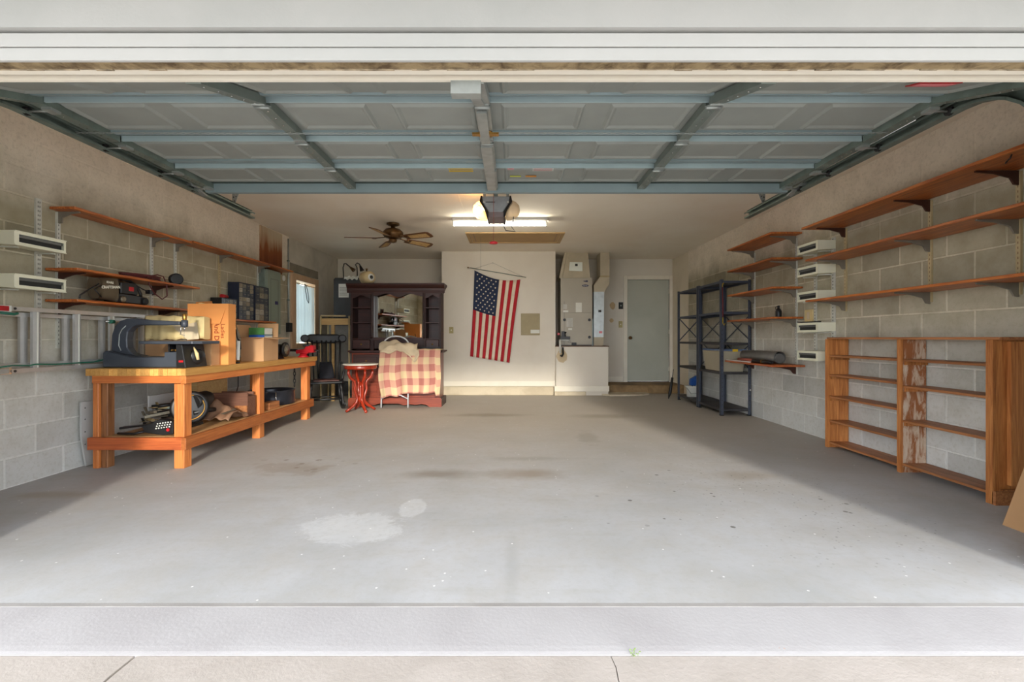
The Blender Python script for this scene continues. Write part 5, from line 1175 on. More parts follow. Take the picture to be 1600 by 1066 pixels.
ax_ = Vector((0.75, -0.65, 0)).normalized(); c0 = Vector((-2.30, 7.20, TZ + 0.105))
MB().lathe([(0.03, 0), (0.075, 0.012), (0.100, 0.05), (0.103, 0.12), (0.100, 0.19), (0.075, 0.225), (0.045, 0.232)], c0 - ax_ * 0.08, ax_, 22).build('shell', mat('cream_tank', (206, 184, 138), 0.5), tk)
MB().lathe([(0.055, 0), (0.055, 0.006), (0.0, 0.007)], c0 + ax_ * 0.15, ax_, 18).build('end_ring', M['paper'], tk); MB().lathe([(0.028, 0), (0.028, 0.004)], c0 + ax_ * 0.157, ax_, 14).build('cap', M['deep'], tk)
MB().lathe([(0.012, 0), (0.012, 0.03), (0.02, 0.035), (0.02, 0.045)], c0 + Vector((0.02, -0.02, 0.10)), (0, 0, 1), 10).build('valve', M['bronze'], tk)

# beige frame behind the rocking chair
FYb = 7.42; s_f = FYb / F
bf = thing('tube_frame_stand', 'pale wooden and tubular frame stand against the left wall by the window', 'stand', (-2.9, FYb, 0))
fx0, fx1, fzt = -3.10, -2.64, 1.385
for x in (fx0, fx1):
    MB().tube([(x, FYb, 0), (x, FYb, fzt)], 0.014, 8).build('post', mat('tan_tube', (198, 176, 130), 0.4), bf)
    MB().tube([(x, FYb + 0.30, 0), (x, FYb + 0.30, fzt)], 0.014, 8).build('post', bpy.data.materials['tan_tube'], bf)
MB().tube([(fx0, FYb, fzt), (fx1 - 0.06, FYb, fzt)], 0.014, 8).build('top_tube', bpy.data.materials['tan_tube'], bf)
B(fx0 + 0.014, fx1 - 0.014, FYb - 0.012, FYb + 0.012, 1.24, 1.345).build('rail', M['tanframe'], bf)
B(fx0 + 0.014, fx1 - 0.014, FYb + 0.012, FYb + 0.30, 1.345, 1.36).build('top_panel', M['dark'], bf)
B(fx0 + 0.02, fx1 - 0.02, FYb + 0.28, FYb + 0.29, 0.30, 1.24).build('back_board', mat('grey_board', (132, 128, 122), 0.7), bf)
B(fx0 + 0.16, fx0 + 0.21, FYb + 0.02, FYb + 0.05, 0, 1.24).build('upright_slat', M['tanframe'], bf)
for px_, lab in ((506, 'left'), ): pass

# rocking chair
rk = thing('rocking_chair', 'black high-backed rocking chair with turned legs between bench and side table', 'rocking chair', (-2.70, 6.62, 0), rz=R(26))
L_ = dict(world=False)
def loc(mb, name, m, parent=rk, **k): return mb.build(name, m, parent, world=False, **k)
mb = MB(); mb.prism([(-0.24, -0.22), (-0.20, -0.25), (0.20, -0.25), (0.24, -0.22), (0.21, 0.20), (-0.21, 0.20)], 'Z', 0.385, 0.415); loc(mb, 'seat', M['black'], bevel=0.008)
mb = MB(); mb.prism([(-0.17, -0.20), (0.17, -0.20), (0.15, 0.10), (-0.15, 0.10)], 'Z', 0.4155, 0.43); loc(mb, 'seat_pad', mat('brown_pad', (104, 66, 58), 0.5), bevel=0.004)
for sx in (-1, 1):
    pts = [(sx * 0.23, -0.40 + 0.92 * k / 16, 0.018 + 0.22 * ((-0.40 + 0.92 * k / 16 + 0.0) ** 2) / 0.36) for k in range(17)]
    mb = MB()
    for i in range(16): mb.bar(pts[i], pts[i + 1], 0.028, 0.035)
    loc(mb, 'rocker', M['black'])
    for yy, tl in ((-0.20, 0), (0.17, 1)):
        z0 = 0.018 + 0.22 * yy * yy / 0.36
        p0, p1 = Vector((sx * 0.23, yy, z0 + 0.01)), Vector((sx * 0.19, yy + (-0.0 if tl == 0 else -0.02), 0.385)); d_ = p1 - p0; l = d_.length
        mb = MB(); mb.lathe([(0.014, 0), (0.020, l * .15), (0.013, l * .22), (0.022, l * .40), (0.024, l * .55), (0.013, l * .68), (0.020, l * .75), (0.014, l)], p0, d_, 12); loc(mb, 'leg', M['black'])
    mb = MB(); p0, p1 = Vector((sx * 0.21, -0.14, 0.415)), Vector((sx * 0.255, -0.17, 0.625)); l = (p1 - p0).length
    mb.lathe([(0.012, 0), (0.018, l * .2), (0.011, l * .3), (0.019, l * .55), (0.011, l * .8), (0.014, l)], p0, p1 - p0, 12); loc(mb, 'arm_post', M['black'])
    mb = MB(); mb.tube([(sx * 0.255, -0.24, 0.64), (sx * 0.26, -0.12, 0.64), (sx * 0.245, 0.05, 0.65), (sx * 0.225, 0.22, 0.665)], [0.022, 0.022, 0.017, 0.016], 8); loc(mb, 'arm', M['black'])
    mb = MB(); mb.tube([(sx * 0.20, 0.17, 0.40), (sx * 0.215, 0.22, 0.66), (sx * 0.23, 0.31, 1.03)], [0.017, 0.015, 0.013], 8); loc(mb, 'back_post', M['black'])
for k in range(6):
    x = -0.145 + 0.058 * k; mb = MB(); mb.tube([(x, 0.165, 0.41), (x * 1.06, 0.21, 0.65), (x * 1.12, 0.298, 0.99)], [0.009, 0.011, 0.008], 6); loc(mb, 'spindle', M['black'])
mb = MB(); cr1 = []
n = 24
def crest(u, v):
    x = -0.285 + 0.57 * u; top = 1.075 - 0.0 * abs(u - .5); e = abs(2 * u - 1)
    zt_ = 1.085 if e < 0.62 else (1.070 - 0.02 * (1 - abs((e - 0.84) / 0.16)) + 0.012)
    zb_ = 0.945 if e < 0.62 else 0.965
    if e > 0.9: q_ = (e - 0.9) / 0.1; zt_ -= 0.04 * q_ * q_; zb_ += 0.04 * q_ * q_
    return (x, 0.305 + 0.05 * (1 - e * e) , zb_ + (zt_ - zb_) * v)
mb.grid(crest, n, 4); loc(mb, 'crest_rail', M['black'], solid=0.022)
for sx in (-1, 1):
    mb = MB(); mb.lathe([(0.045, -0.006), (0.060, -0.002), (0.060, 0.026), (0.045, 0.030)], (sx * 0.262, 0.296, 1.02), (0, 1, 0), 16); loc(mb, 'crest_scroll', M['black'])
mb = MB(); mb.tube([(-0.21, -0.2, 0.16), (0, -0.2, 0.165), (0.21, -0.2, 0.16)], [0.010, 0.016, 0.010], 8); loc(mb, 'stretcher', M['black'])
mb = MB(); mb.tube([(-0.20, -0.02, 0.18), (0.20, -0.02, 0.18)], 0.010, 8); loc(mb, 'stretcher', M['black'])
bgk = thing('black_bag', 'limp black bag leaning on the back of the rocking chair seat', 'bag', (-2.72, 6.70, 0.432), rz=R(26))
c_ = MB()
def bagf(u, v):
    a = u * 2 * math.pi; r = (0.11 * (1 - 0.25 * v), 0.045 * (1 - 0.5 * v)); k = 1 + 0.06 * math.sin(3 * a + 4 * v)
    return (r[0] * k * math.cos(a), r[1] * k * math.sin(a) + 0.045 * v, 0.002 + 0.24 * v)
c_.grid(bagf, 20, 6); c_.face([i for i in range(20)][::-1]); c_.face([6 * 21 + i for i in range(20)]); loc(c_, 'sack', mat('black_fabric', (22, 24, 34), 0.85, 0, 0.2, 8), bgk)

# oval side table
tb = thing('side_table', 'round marble-topped side table on curvy polished red wooden legs', 'side table', (-2.11, 6.38, 0))
tc = Vector((-2.11, 6.38, 0)); TT = 0.672
MB().lathe([(0.215, 0), (0.238, 0.006), (0.240, 0.016), (0.232, 0.022), (0.0, 0.0225)], tc + Vector((0, 0, TT - 0.022)), (0, 0, 1), 36).build('marble_top', M['marble'], tb)
MB().lathe([(0.195, -0.055), (0.215, -0.048), (0.222, -0.03), (0.215, -0.018), (0.222, -0.0225 + 0.022)], tc + Vector((0, 0, TT - 0.022)), (0, 0, 1), 36).build('apron', M['redwood'], tb)
for k in range(4):
    a = R(38 + 90 * k); e = Vector((math.cos(a), math.sin(a), 0))
    prof = [(0.165, 0.595), (0.170, 0.54), (0.145, 0.48), (0.085, 0.43), (0.075, 0.38), (0.085, 0.32), (0.062, 0.25), (0.045, 0.19), (0.055, 0.14), (0.10, 0.09), (0.165, 0.045), (0.205, 0.018)]
    rr = [0.016, 0.018, 0.020, 0.018, 0.015, 0.018, 0.018, 0.020, 0.022, 0.022, 0.018, 0.018]
    MB().tube([tc + e * r + Vector((0, 0, z)) for r, z in prof], rr, 10).build('leg', M['redwood'], tb)
MB().lathe([(0.012, 0.12), (0.03, 0.14), (0.035, 0.18), (0.018, 0.24), (0.022, 0.34), (0.012, 0.42)], tc, (0, 0, 1), 14).build('centre_post', M['redwood'], tb)

# folded chair under a plaid blanket
fcn = thing('folding_chair', 'white tubular folding chair showing above and below the plaid blanket', 'folding chair', (-1.72, 6.72, 0))
wt = mat('white_tube', (206, 208, 212), 0.35, 0.1, 0.05)
ay = 6.73
pts = [(-1.905, 6.66, 0.012), (-1.90, 6.70, 0.55), (-1.895, 6.735, 0.93)] + [(-1.71 - 0.185 * math.cos(R(180) * k / 10) , 6.745, 0.93 + 0.125 * math.sin(R(180) * k / 10)) for k in range(1, 10)] + [(-1.525, 6.735, 0.93), (-1.52, 6.70, 0.55), (-1.515, 6.66, 0.012)]
MB().tube(pts, 0.011, 8).build('frame', wt, fcn)
MB().tube([(-1.90, 6.665, 0.14), (-1.80, 6.64, 0.20), (-1.62, 6.64, 0.20), (-1.52, 6.665, 0.14)], 0.009, 8).build('brace', wt, fcn)
B(-1.88, -1.54, 6.685, 6.70, 0.42, 0.80).build('seat', wt, fcn)
bk = thing('plaid_blanket', 'pink and cream plaid blanket draped over the folding chair and hutch front', 'blanket', (-1.5, 6.63, 0.5))
def blk(u, v):
    # u across, v from the counter edge down
    top = 0.862; xl, xr = -1.905 - 0.05 * v * (1 - v) * 2, -1.035 - 0.0 * v
    x = xl + (xr - xl) * u
    bot = 0.150 + 0.13 * u + 0.03 * math.sin(u * 5.5) - (0.06 if u > 0.93 else 0) + 0.04 * max(0, 1 - abs(u - 0.27) / 0.12) * -1
    s_ = v
    z = top + (bot - top) * max(0, (s_ - 0.12) / 0.88)
    y = 6.95 - 0.30 * min(1, s_ / 0.12) - 0.028 * math.sin(min(1, max(0, (s_ - 0.12) / 0.5)) * math.pi / 2)
    fold = 0.020 * math.sin(u * 19 + 2.5 * v) * max(0, v - 0.1) + 0.012 * math.sin(u * 41 + v) * v
    x += 0.012 * math.sin(v * 8 + u * 3) * v
    return (x, y + fold - 0.012, z + (0.004 * math.sin(u * 30) if s_ < 0.12 else 0))
c_ = MB(); c_.grid(blk, 60, 44)
bo = c_.build('blanket', M['plaid'], bk, solid=0.005)
uvl = bo.data.uv_layers.new(name='UVMap')
for p in bo.data.polygons:
    for li in p.loop_indices:
        vi = bo.data.loops[li].vertex_index; uvl.data[li].uv = ((vi % 61) / 60 , (vi // 61) / 44)
ck2 = thing('drop_cloth', 'crumpled cream cloth bundled on top of the plaid blanket', 'cloth', (-1.65, 6.7, 0.87))
def dc(u, v):
    x = -1.95 + 0.56 * u + 0.05 * v; t_ = v
    z = 0.99 - 0.05 * abs(2 * u - 0.9) - 0.14 * t_ + 0.018 * math.sin(7 * u + 9 * v) + 0.012 * math.sin(19 * u - 6 * v)
    tail = max(0, 1 - abs(u - 0.80) / 0.22) * max(0, t_ - 0.55) * 0.36
    y = 6.735 - 0.075 * t_ - 0.060 * math.sin(math.pi * min(1, t_ * 1.2)) + 0.01 * math.sin(15 * u + 3 * v)
    return (x + tail * 0.25, y - 0.06 * t_, z - tail)
c_ = MB(); c_.grid(dc, 34, 22); c_.build('cloth', M['cloth'], ck2, solid=0.006)
pn = thing('picture_tray', 'dark flat tray lying on the right end of the hutch counter', 'tray', (-1.28, 7.0, 0.842)); mb = MB(); mb.prism([(-1.42, 6.97), (-1.09, 6.97), (-1.11, 7.02), (-1.40, 7.02)], 'Z', 0.871, 0.892); mb.build('rim', M['black'], pn); B(-1.40, -1.11, 6.972, 7.018, 0.8712 - 0.028, 0.871).build('base', M['black'], pn)

# ================================================================ BACK WALL THINGS
fg = thing('flag', 'american flag hanging sideways from a thin pole on the back wall', 'flag', (-0.28, FY - 0.03, 1.3))
s = FY / F
TL, TR, BL_, BR = (741.5, 422.5), (813, 437), (734.5, 557), (796, 567)
def fp(u, v):
    top = (TL[0] + (TR[0] - TL[0]) * u, TL[1] + (TR[1] - TL[1]) * u + 7 * math.sin(math.pi * u) ** 1.0 * (1 if u < 0.95 else 0.8))
    bot = (BL_[0] + (BR[0] - BL_[0]) * u, BL_[1] + (BR[1] - BL_[1]) * u)
    px = top[0] + (bot[0] - top[0]) * v + 1.5 * math.sin(math.pi * v) * (0.5 - u); py = top[1] + (bot[1] - top[1]) * v
    Y = FY - 0.035 + 0.012 * math.sin(u * 16 + 2 * v) * (0.4 + v) 
    return (wx(px, Y), Y, wz(py, Y))
cu, cv = 7 / 13.0, 0.455
for k in range(13):
    u0, u1 = k / 13, (k + 1) / 13; v0 = cv if k < 7 else 0.0
    c_ = MB(); c_.grid(lambda u, v: fp(u0 + (u1 - u0) * u, v0 + (1 - v0) * v), 3, 20)
    c_.build('stripe', M['flagred'] if k % 2 == 0 else M['flagwhite'], fg, solid=0.0012)
c_ = MB(); c_.grid(lambda u, v: fp(cu * u, cv * v), 14, 12); can = c_.build('canton', M['flagblue'], fg, solid=0.0012)
mb = MB()
for r_i in range(11):                            # fifty stars in alternating rows of five and four (flag turned on its side)
    nn = 5 if r_i % 2 == 0 else 4
    for q_i in range(nn):
        uu = (q_i + (0.5 if nn == 5 else 1.0)) / 5.0 * 0.94 + 0.03; vv = (r_i + 0.8) / 11.6
        if r_i % 2 == 0 and r_i == 10 and False: continue
        c0 = Vector(fp(cu * uu, cv * vv)) + Vector((0, -0.002, 0)); b = len(mb.v)
        for t_i in range(10):
            a = math.pi / 2 + t_i * math.pi / 5; rr = 0.0175 if t_i % 2 == 0 else 0.0085
            mb.v.append((c0.x + rr * math.cos(a), c0.y, c0.z + rr * math.sin(a)))
        mb.face([b + i for i in range(10)])
mb.build('star', M['flagwhite'], can, kind='stuff')
mb = MB(); mb.tube([(wx(734, FY), FY - 0.045, wz(419, FY)), (wx(822, FY), FY - 0.045, wz(434, FY))], 0.006, 8); mb.build('pole', M['galv_dark'], fg)
mb = MB(); mb.lathe([(0.010, 0), (0.016, 0.012), (0.008, 0.03)], (wx(734, FY) - 0.01, FY - 0.045, wz(419, FY)), (-1, 0, 0.15), 10); mb.build('pole_tip', M['bronze'], fg)
mb = MB(); nx, nz_ = wx(770, FY), wz(411, FY); mb.tube([(wx(742, FY), FY - 0.045, wz(420.5, FY)), (nx, FY - 0.012, nz_), (wx(817, FY), FY - 0.045, wz(433, FY))], 0.0018, 5); mb.lathe([(0.006, 0), (0.006, 0.012)], (nx, FY - 0.001, nz_), (0, -1, 0), 8); mb.build('hanging_string', M['print'], fg)
pp = thing('wall_panel', 'beige metal wall cover plate with a small white label beside the flag', 'cover plate', (0.32, FY, 1.25))
B(wx(814, FY), wx(843.5, FY), FY - 0.014, FY - 0.001, wz(524, FY), wz(490, FY)).build('plate', M['beige'], pp, bevel=0.004)
B(wx(829, FY), wx(843, FY), FY - 0.0155, FY - 0.0141, wz(521, FY), wz(515.5, FY)).build('label', M['paper'], pp)
def swplate(name, label, px0, px1, py0, py1, Y, m, cat='light switch', tog='base'):
    o = thing(name, label, cat, (wx((px0 + px1) / 2, Y), Y, wz((py0 + py1) / 2, Y)))
    x0, x1, z0, z1 = wx(px0, Y), wx(px1, Y), wz(py1, Y), wz(py0, Y)
    B(x0, x1, Y - 0.008, Y - 0.001, z0, z1).build('plate', m, o, bevel=0.002)
    B((x0 * .6 + x1 * .4), (x0 * .4 + x1 * .6), Y - 0.016, Y - 0.008, z0 * .6 + z1 * .4, z0 * .4 + z1 * .6).build('toggle', M[tog], o)
olive = mat('old_ivory_plate', (176, 162, 112), 0.6)
swplate('light_switch', 'small olive-ivory switch plate between hutch and flag', 702, 708.5, 511, 521, FY, olive)
swplate('light_switch', 'small ivory switch plate left of the back door', 966.5, 972.5, 502, 512, YB, olive)
swplate('keypad', 'dark wall keypad left of the back door above the switch', 966.5, 973.5, 472.5, 483, YB, M['deep'], 'keypad', 'galv')
patch = mat('tan_wall_stain', (204, 176, 136), 0.85, 0, 0.06)
for k, (px, py, rx, rz, lab) in enumerate(((957, 478, 0.055, 0.075, 'upper unpainted tan patch on the wall left of the keypad'), (955.5, 501, 0.04, 0.045, 'lower faint tan patch on the wall left of the switch'))):
    mb = MB(); cx_, cz_ = wx(px, YB), wz(py, YB); mb.prism([(cx_ + rx * math.cos(a * math.pi / 9) * random.uniform(.85, 1.1), cz_ + rz * math.sin(a * math.pi / 9) * random.uniform(.85, 1.1)) for a in range(18)], 'Y', YB - 0.0015, YB - 0.0002)
    tag(mb.build('wall_patch', patch), lab, 'wall patch')
mb = MB(); mb.prism([(wx(878, PY) + 0.10 * math.cos(a * math.pi / 10) * random.uniform(.9, 1.08), 0.70 + 0.115 * math.sin(a * math.pi / 10) * random.uniform(.9, 1.08)) for a in range(20)], 'Y', PY - 0.0012, PY - 0.0001)
tag(mb.build('wall_patch', mat('drain_stain', (206, 186, 152), 0.85, 0, 0.06)), 'round tan water stain on the platform front behind the drain pipe', 'wall patch')
# air handler
ac = thing('air_handler', 'taupe upright air handler cabinet standing on the platform', 'air handler', (1.16, 8.5, 0.886))
AY = 8.34; sa = AY / F
ax0_, ax1_ = wx(876, AY), wx(925.5, AY); az0, az1 = 0.90, wz(434.5, AY); azm = wz(489, AY)
B(ax0_ + 0.004, ax1_ - 0.004, AY + 0.014, AY + 0.50, az0, az1 - 0.002).build('cabinet', M['ac'], ac)
up = B(ax0_, ax1_, AY, AY + 0.013, azm + 0.003, az1).build('upper_panel', M['ac'], ac, bevel=0.002); lo = B(ax0_, ax1_, AY, AY + 0.013, az0 + 0.01, azm - 0.003).build('lower_panel', M['ac'], ac, bevel=0.002)
B(ax0_ + 0.01, ax1_ - 0.01, AY + 0.02, AY + 0.50, 0.886, az0).build('drain_pan', M['dark'], ac)
def pl_(px0, px1, py0, py1, m, par, name='label', t_=0.0015): return B(wx(px0, AY), wx(px1, AY), AY - t_, AY - 0.0001, wz(py1, AY), wz(py0, AY)).build(name, m, par)
pl_(899.5, 909, 473, 488, M['paper'], up); pl_(880, 886, 475.5, 483, mat('pale_label', (196, 194, 186), .7), up); pl_(880, 888, 485, 488, M['paper'], up)
pl_(885, 895, 497, 511, bpy.data.materials['pale_label'], lo); pl_(888, 894, 513, 516, M['paper'], lo)
B(wx(881.5, AY), wx(882, AY), AY - 0.001, AY, wz(536, AY), wz(517, AY)).build('seam', M['slot'], lo)
navy = mat('logo_navy', (28, 30, 74), 0.5)
MB().lathe([(0.058, 0), (0.058, 0.002)], (wx(914.5, AY), AY - 0.0001, wz(446.5, AY)), (0, -1, 0), 24).build('logo_oval', navy, up).scale = (1, 1, 1)
o = up.children[-1]
for v in o.data.vertices: v.co.z = (v.co.z - (wz(446.5, AY) - parent_origin(up).z)) * 0.36 + (wz(446.5, AY) - parent_origin(up).z)
text('Carrier', 0.026, M['paper'], up, (wx(914.5, AY), AY - 0.0024, wz(446.5, AY)), (R(90), 0, 0))
mb = MB(); zz = wz(439.5, AY); mb.prism([(wx(911, AY), zz), (wx(913, AY), zz + 0.012), (wx(914, AY), zz + 0.004), (wx(916, AY), zz + 0.016), (wx(918.5, AY), zz + 0.014), (wx(918.5, AY), zz - 0.014), (wx(916, AY), zz - 0.016), (wx(913, AY), zz - 0.010)], 'Y', AY - 0.002, AY - 0.0001); mb.build('logo', navy, up)
for px, py in ((882, 500), (921, 500), (921, 527)):
    MB().lathe([(0.027, 0), (0.025, 0.012)], (wx(px, AY), AY - 0.0001, wz(py, AY)), (0, -1, 0), 14).build('handle', M['dark'], lo)
    h_ = lo.children[-1]; zc2 = sum(v.co.z for v in h_.data.vertices) / len(h_.data.vertices)
    for v in h_.data.vertices: v.co.z = zc2 + (v.co.z - zc2) * 1.8
# plenum and duct
pm = thing('supply_plenum', 'tapered cream plenum from air handler top to the ceiling with foil patch', 'duct', (1.16, 8.6, 2.1))
mb = MB(); y0, y1 = AY + 0.03, AY + 0.48; z0, z1 = az1, HC
xa, xb, xc, xd = wx(874, y0), wx(922, y0), wx(883, y0), wx(919, y0)
mb.hexa([(xa, y0, z0), (xb, y0, z0), (xb, y1, z0), (xa, y1, z0), (xc, y0 + 0.03, z1), (xd, y0 + 0.03, z1), (xd, y1, z1), (xc, y1, z1)]); mb.build('plenum', M['duct'], pm)
mb = MB(); mb.hexa([(xa - 0.01, y0 - 0.02, z0), (xa + 0.05, y0 - 0.025, z0), (xa + 0.06, y0 + 0.01, z0), (xa, y0 + 0.05, z0), (xc - 0.01, y0 + 0.0, z1), (xc + 0.03, y0 - 0.0, z1), (xc + 0.04, y0 + 0.03, z1), (xc, y0 + 0.05, z1)]); mb.build('corner_seam', M['duct'], pm)
mb = MB(); mb.prism([(wx(889, y0), wz(423, y0)), (wx(910, y0), wz(424, y0)), (wx(910, y0), wz(410, y0)), (wx(890.5, y0), wz(409.5, y0))], 'Y', y0 - 0.004, y0 + 0.025); fo = mb.build('foil_patch', mat('bright_foil', (226, 230, 220), 0.35, 0.2, 0.03), pm)
B(wx(898.5, y0), wx(902.5, y0), y0 - 0.012, y0 - 0.004, wz(416, y0), wz(412.5, y0)).build('test_port', M['deep'], fo)
du = thing('return_duct', 'offset metal duct with galvanized lower half right of the air handler', 'duct', (1.6, 8.6, 0.886))
DY = 8.36
def dseg(pts, name, m, d=0.34):
    mb = MB(); mb.prism([(wx(px, DY), min(HC, max(0.886, wz(py, DY)))) for px, py in pts], 'Y', DY, DY + d); return mb.build(name, m, du)
gl_ = mat('bright_galvanized', (196, 204, 206), 0.35, 0.35, 0.08, 12)
low = dseg([(928, 527), (943, 527), (944, 470), (944, 456), (928, 456)], 'lower_duct', gl_)
dseg([(928, 541), (942, 541), (944, 527), (928, 527)], 'boot', M['duct'])
dseg([(928, 456), (944, 456), (952, 444), (952, 432), (938, 432), (928, 446)], 'offset_elbow', M['duct'])
dseg([(938, 432), (952, 432), (952.5, 390), (938, 390)], 'upper_duct', M['duct'])
B(wx(935, DY), wx(939.5, DY), DY - 0.008, DY - 0.0001, wz(488, DY), wz(484.5, DY)).build('test_port', M['deep'], low); B(wx(936, DY), wx(941, DY), DY - 0.002, DY - 0.0001, wz(521, DY), wz(517.5, DY)).build('label', M['pink'], low)
B(wx(938, DY) - 0.004, wx(952, DY) + 0.004, DY - 0.006, DY + 0.344, wz(432, DY) - 0.015, wz(432, DY) + 0.015).build('tape_band', mat('old_tape', (168, 152, 118), 0.7), du)
tag(B(wx(925.8, AY), wx(927.6, AY), AY + 0.05, AY + 0.09, 0.886, wz(498, AY)).build('conduit_strip', mat('pale_blue_strip', (150, 170, 176), 0.5)), 'slim pale blue conduit strip between air handler and duct', 'conduit')
dp = thing('drain_pipe', 'white and black condensate drain pipe at the left foot of the air handler', 'pipe', (wx(877, PY), PY, 0.9))
s_ = PY / F
mb = MB(); mb.tube([(wx(889, AY), AY - 0.04, 0.945), (wx(889, AY), AY - 0.05, 0.985), (wx(884, AY), AY - 0.05, 0.985), (wx(874.5, AY), AY - 0.05, 0.985), (wx(874.5, PY), PY - 0.045, 0.97), (wx(875, PY), PY - 0.045, 0.76)], 0.018, 10); mb.build('white_pipe', M['paper'], dp)
mb = MB(); mb.tube([(wx(879, PY), PY - 0.04, 0.86), (wx(879.5, PY), PY - 0.04, 0.74), (wx(877.5, PY), PY - 0.04, 0.70), (wx(875, PY), PY - 0.04, 0.72)], 0.016, 8); mb.build('trap', M['rubber'], dp)
mb = MB(); mb.box(wx(875, AY), wx(890, AY), AY - 0.10, AY - 0.02, 1.005, 1.055); mb.box(wx(877, AY), wx(881, AY), AY - 0.09, AY - 0.03, 1.055, 1.15); mb.tube([(wx(882, AY), AY - 0.06, 1.05), (wx(881, AY), AY - 0.06, 1.14), (wx(884, AY), AY - 0.06, 1.12)], 0.02, 8); mb.build('float_switch', M['dark'], dp)
MB().lathe([(0.025, 0), (0.022, 0.02)], (wx(872, AY), AY - 0.07, 1.10), (0, -1, 0), 12).build('red_cap', M['red'], dp)
B(wx(893, AY), wx(900, AY), AY - 0.06, AY - 0.001, 0.9, 0.945).build('fitting', M['dark'], dp)

# ================================================================ RIGHT WALL
rg_ = 'stained pine shelves on the right wall past the ivory bins'
upright(1, 5.98, 0.62, 2.14, 'pale slotted upright nearest the black metal rack', m=None)
upright(1, 5.10, 0.62, 2.14, 'dark-edged slotted upright at the near ends of the far right shelves')
upright(1, 4.777, 0.78, 2.02, 'white upright behind the far ends of the right-hand ivory bins', 0.034)
upright(1, 4.51, 0.78, 2.02, 'white upright behind the near ends of the right-hand ivory bins', 0.04)
upright(1, 4.347, 1.28, 2.07, 'tan slotted upright at the far end of the long right shelves', m=M['upright_tan'])
upright(1, 3.466, 1.30, 2.07, 'tan slotted upright under the middle of the long right shelves', m=M['upright_tan'])
upright(1, 2.86, 1.30, 2.07, 'tan slotted upright at the near edge of the picture on the right wall', m=M['upright_tan'])
SB = (5.10, 5.98)
shelf(1, 4.98, 6.0, 2.185, 0.34, SB, 'highest of the five pine shelves beside the black metal rack', rg_)
shelf(1, 4.97, 6.0, 1.905, 0.34, SB, 'second highest of the five pine shelves beside the black metal rack', rg_)
shelf(1, 4.97, 6.0, 1.588, 0.34, SB, 'middle one of the five pine shelves beside the black metal rack', rg_)
shelf(1, 4.96, 6.0, 1.258, 0.34, SB, 'pine shelf with the small black bottle, fourth from the top', rg_)
shelf(1, 4.93, 6.0, 0.735, 0.37, SB, 'lowest pine shelf, holding the rolled grey duct', rg_, m='shelf2', bm='bracket_br')
rg2 = 'long stained pine shelves on the near right wall'
TBR = (2.86, 3.466, 4.347)
shelf(1, 2.2, 4.45, 2.10, 0.36, TBR, 'highest long double-board pine shelf on the near right wall', rg2, bm='bracket_br', boards=2, blen=0.27, th=0.022)
shelf(1, 2.2, 4.45, 1.79, 0.31, TBR, 'middle long pine shelf on the near right wall', rg2)
shelf(1, 2.2, 4.45, 1.395, 0.31, TBR, 'lowest long pine shelf on the near right wall', rg2)
rg3 = 'ivory bins stacked on the right wall uprights'
for z, lab in ((1.99, 'topmost of the five ivory slotted bins on the right wall'), (1.757, 'second from the top of the five ivory slotted bins on the right wall'), (1.50, 'middle one of the five ivory slotted bins on the right wall'),
               (1.182, 'ivory slotted bin with a black rod on top, fourth down on the right wall'), (0.897, 'lowest of the five ivory slotted bins, beside the bookcase')):
    bin_(1, 4.487, 4.81, z, lab, rg3)
o = thing('black_rod', 'short black rod lying on the fourth ivory bin', 'rod', (3.05, 4.65, 1.183)); MB().tube([(2.99, 4.80, 1.196), (3.01, 4.76, 1.190), (3.05, 4.52, 1.190)], 0.006, 6).build('rod', M['dark'], o)
o = thing('outlet', 'yellowish outlet box on the right wall between two ivory bins', 'outlet', (XR, 4.86, 1.3)); B(XR - 0.03, XR - 0.006, 4.80, 4.93, 1.20, 1.33).build('plate', M['kraft'], o, bevel=0.003); B(XR - 0.034, XR - 0.03, 4.845, 4.885, 1.225, 1.305).build('socket', M['cloth'], o)
o = thing('bottle', 'small black bottle standing on the fourth pine shelf', 'bottle', (3.02, 5.18, 1.2585)); c0 = Vector((3.04, 5.22, 1.2585))
MB().lathe([(0.030, 0), (0.032, 0.01), (0.032, 0.075), (0.022, 0.10), (0.012, 0.108)], c0, (0, 0, 1), 14).build('body', M['dark'], o); MB().lathe([(0.013, 0.108), (0.013, 0.135), (0.008, 0.14)], c0, (0, 0, 1), 10).build('cap', M['dark'], o)
MB().tube([c0 + Vector((-0.012, 0, 0.13)), c0 + Vector((-0.035, 0, 0.12)), c0 + Vector((-0.03, 0, 0.09))], 0.004, 6).build('trigger', M['dark'], o)
o = thing('coat_hook', 'small dark hook in the underside of the highest long right shelf', 'hook', (2.86, 2.62, 2.07)); MB().tube([(2.84, 2.60, 2.072), (2.83, 2.60, 2.05), (2.84, 2.63, 2.040), (2.87, 2.66, 2.045)], 0.004, 6).build('hook', M['dark'], o)
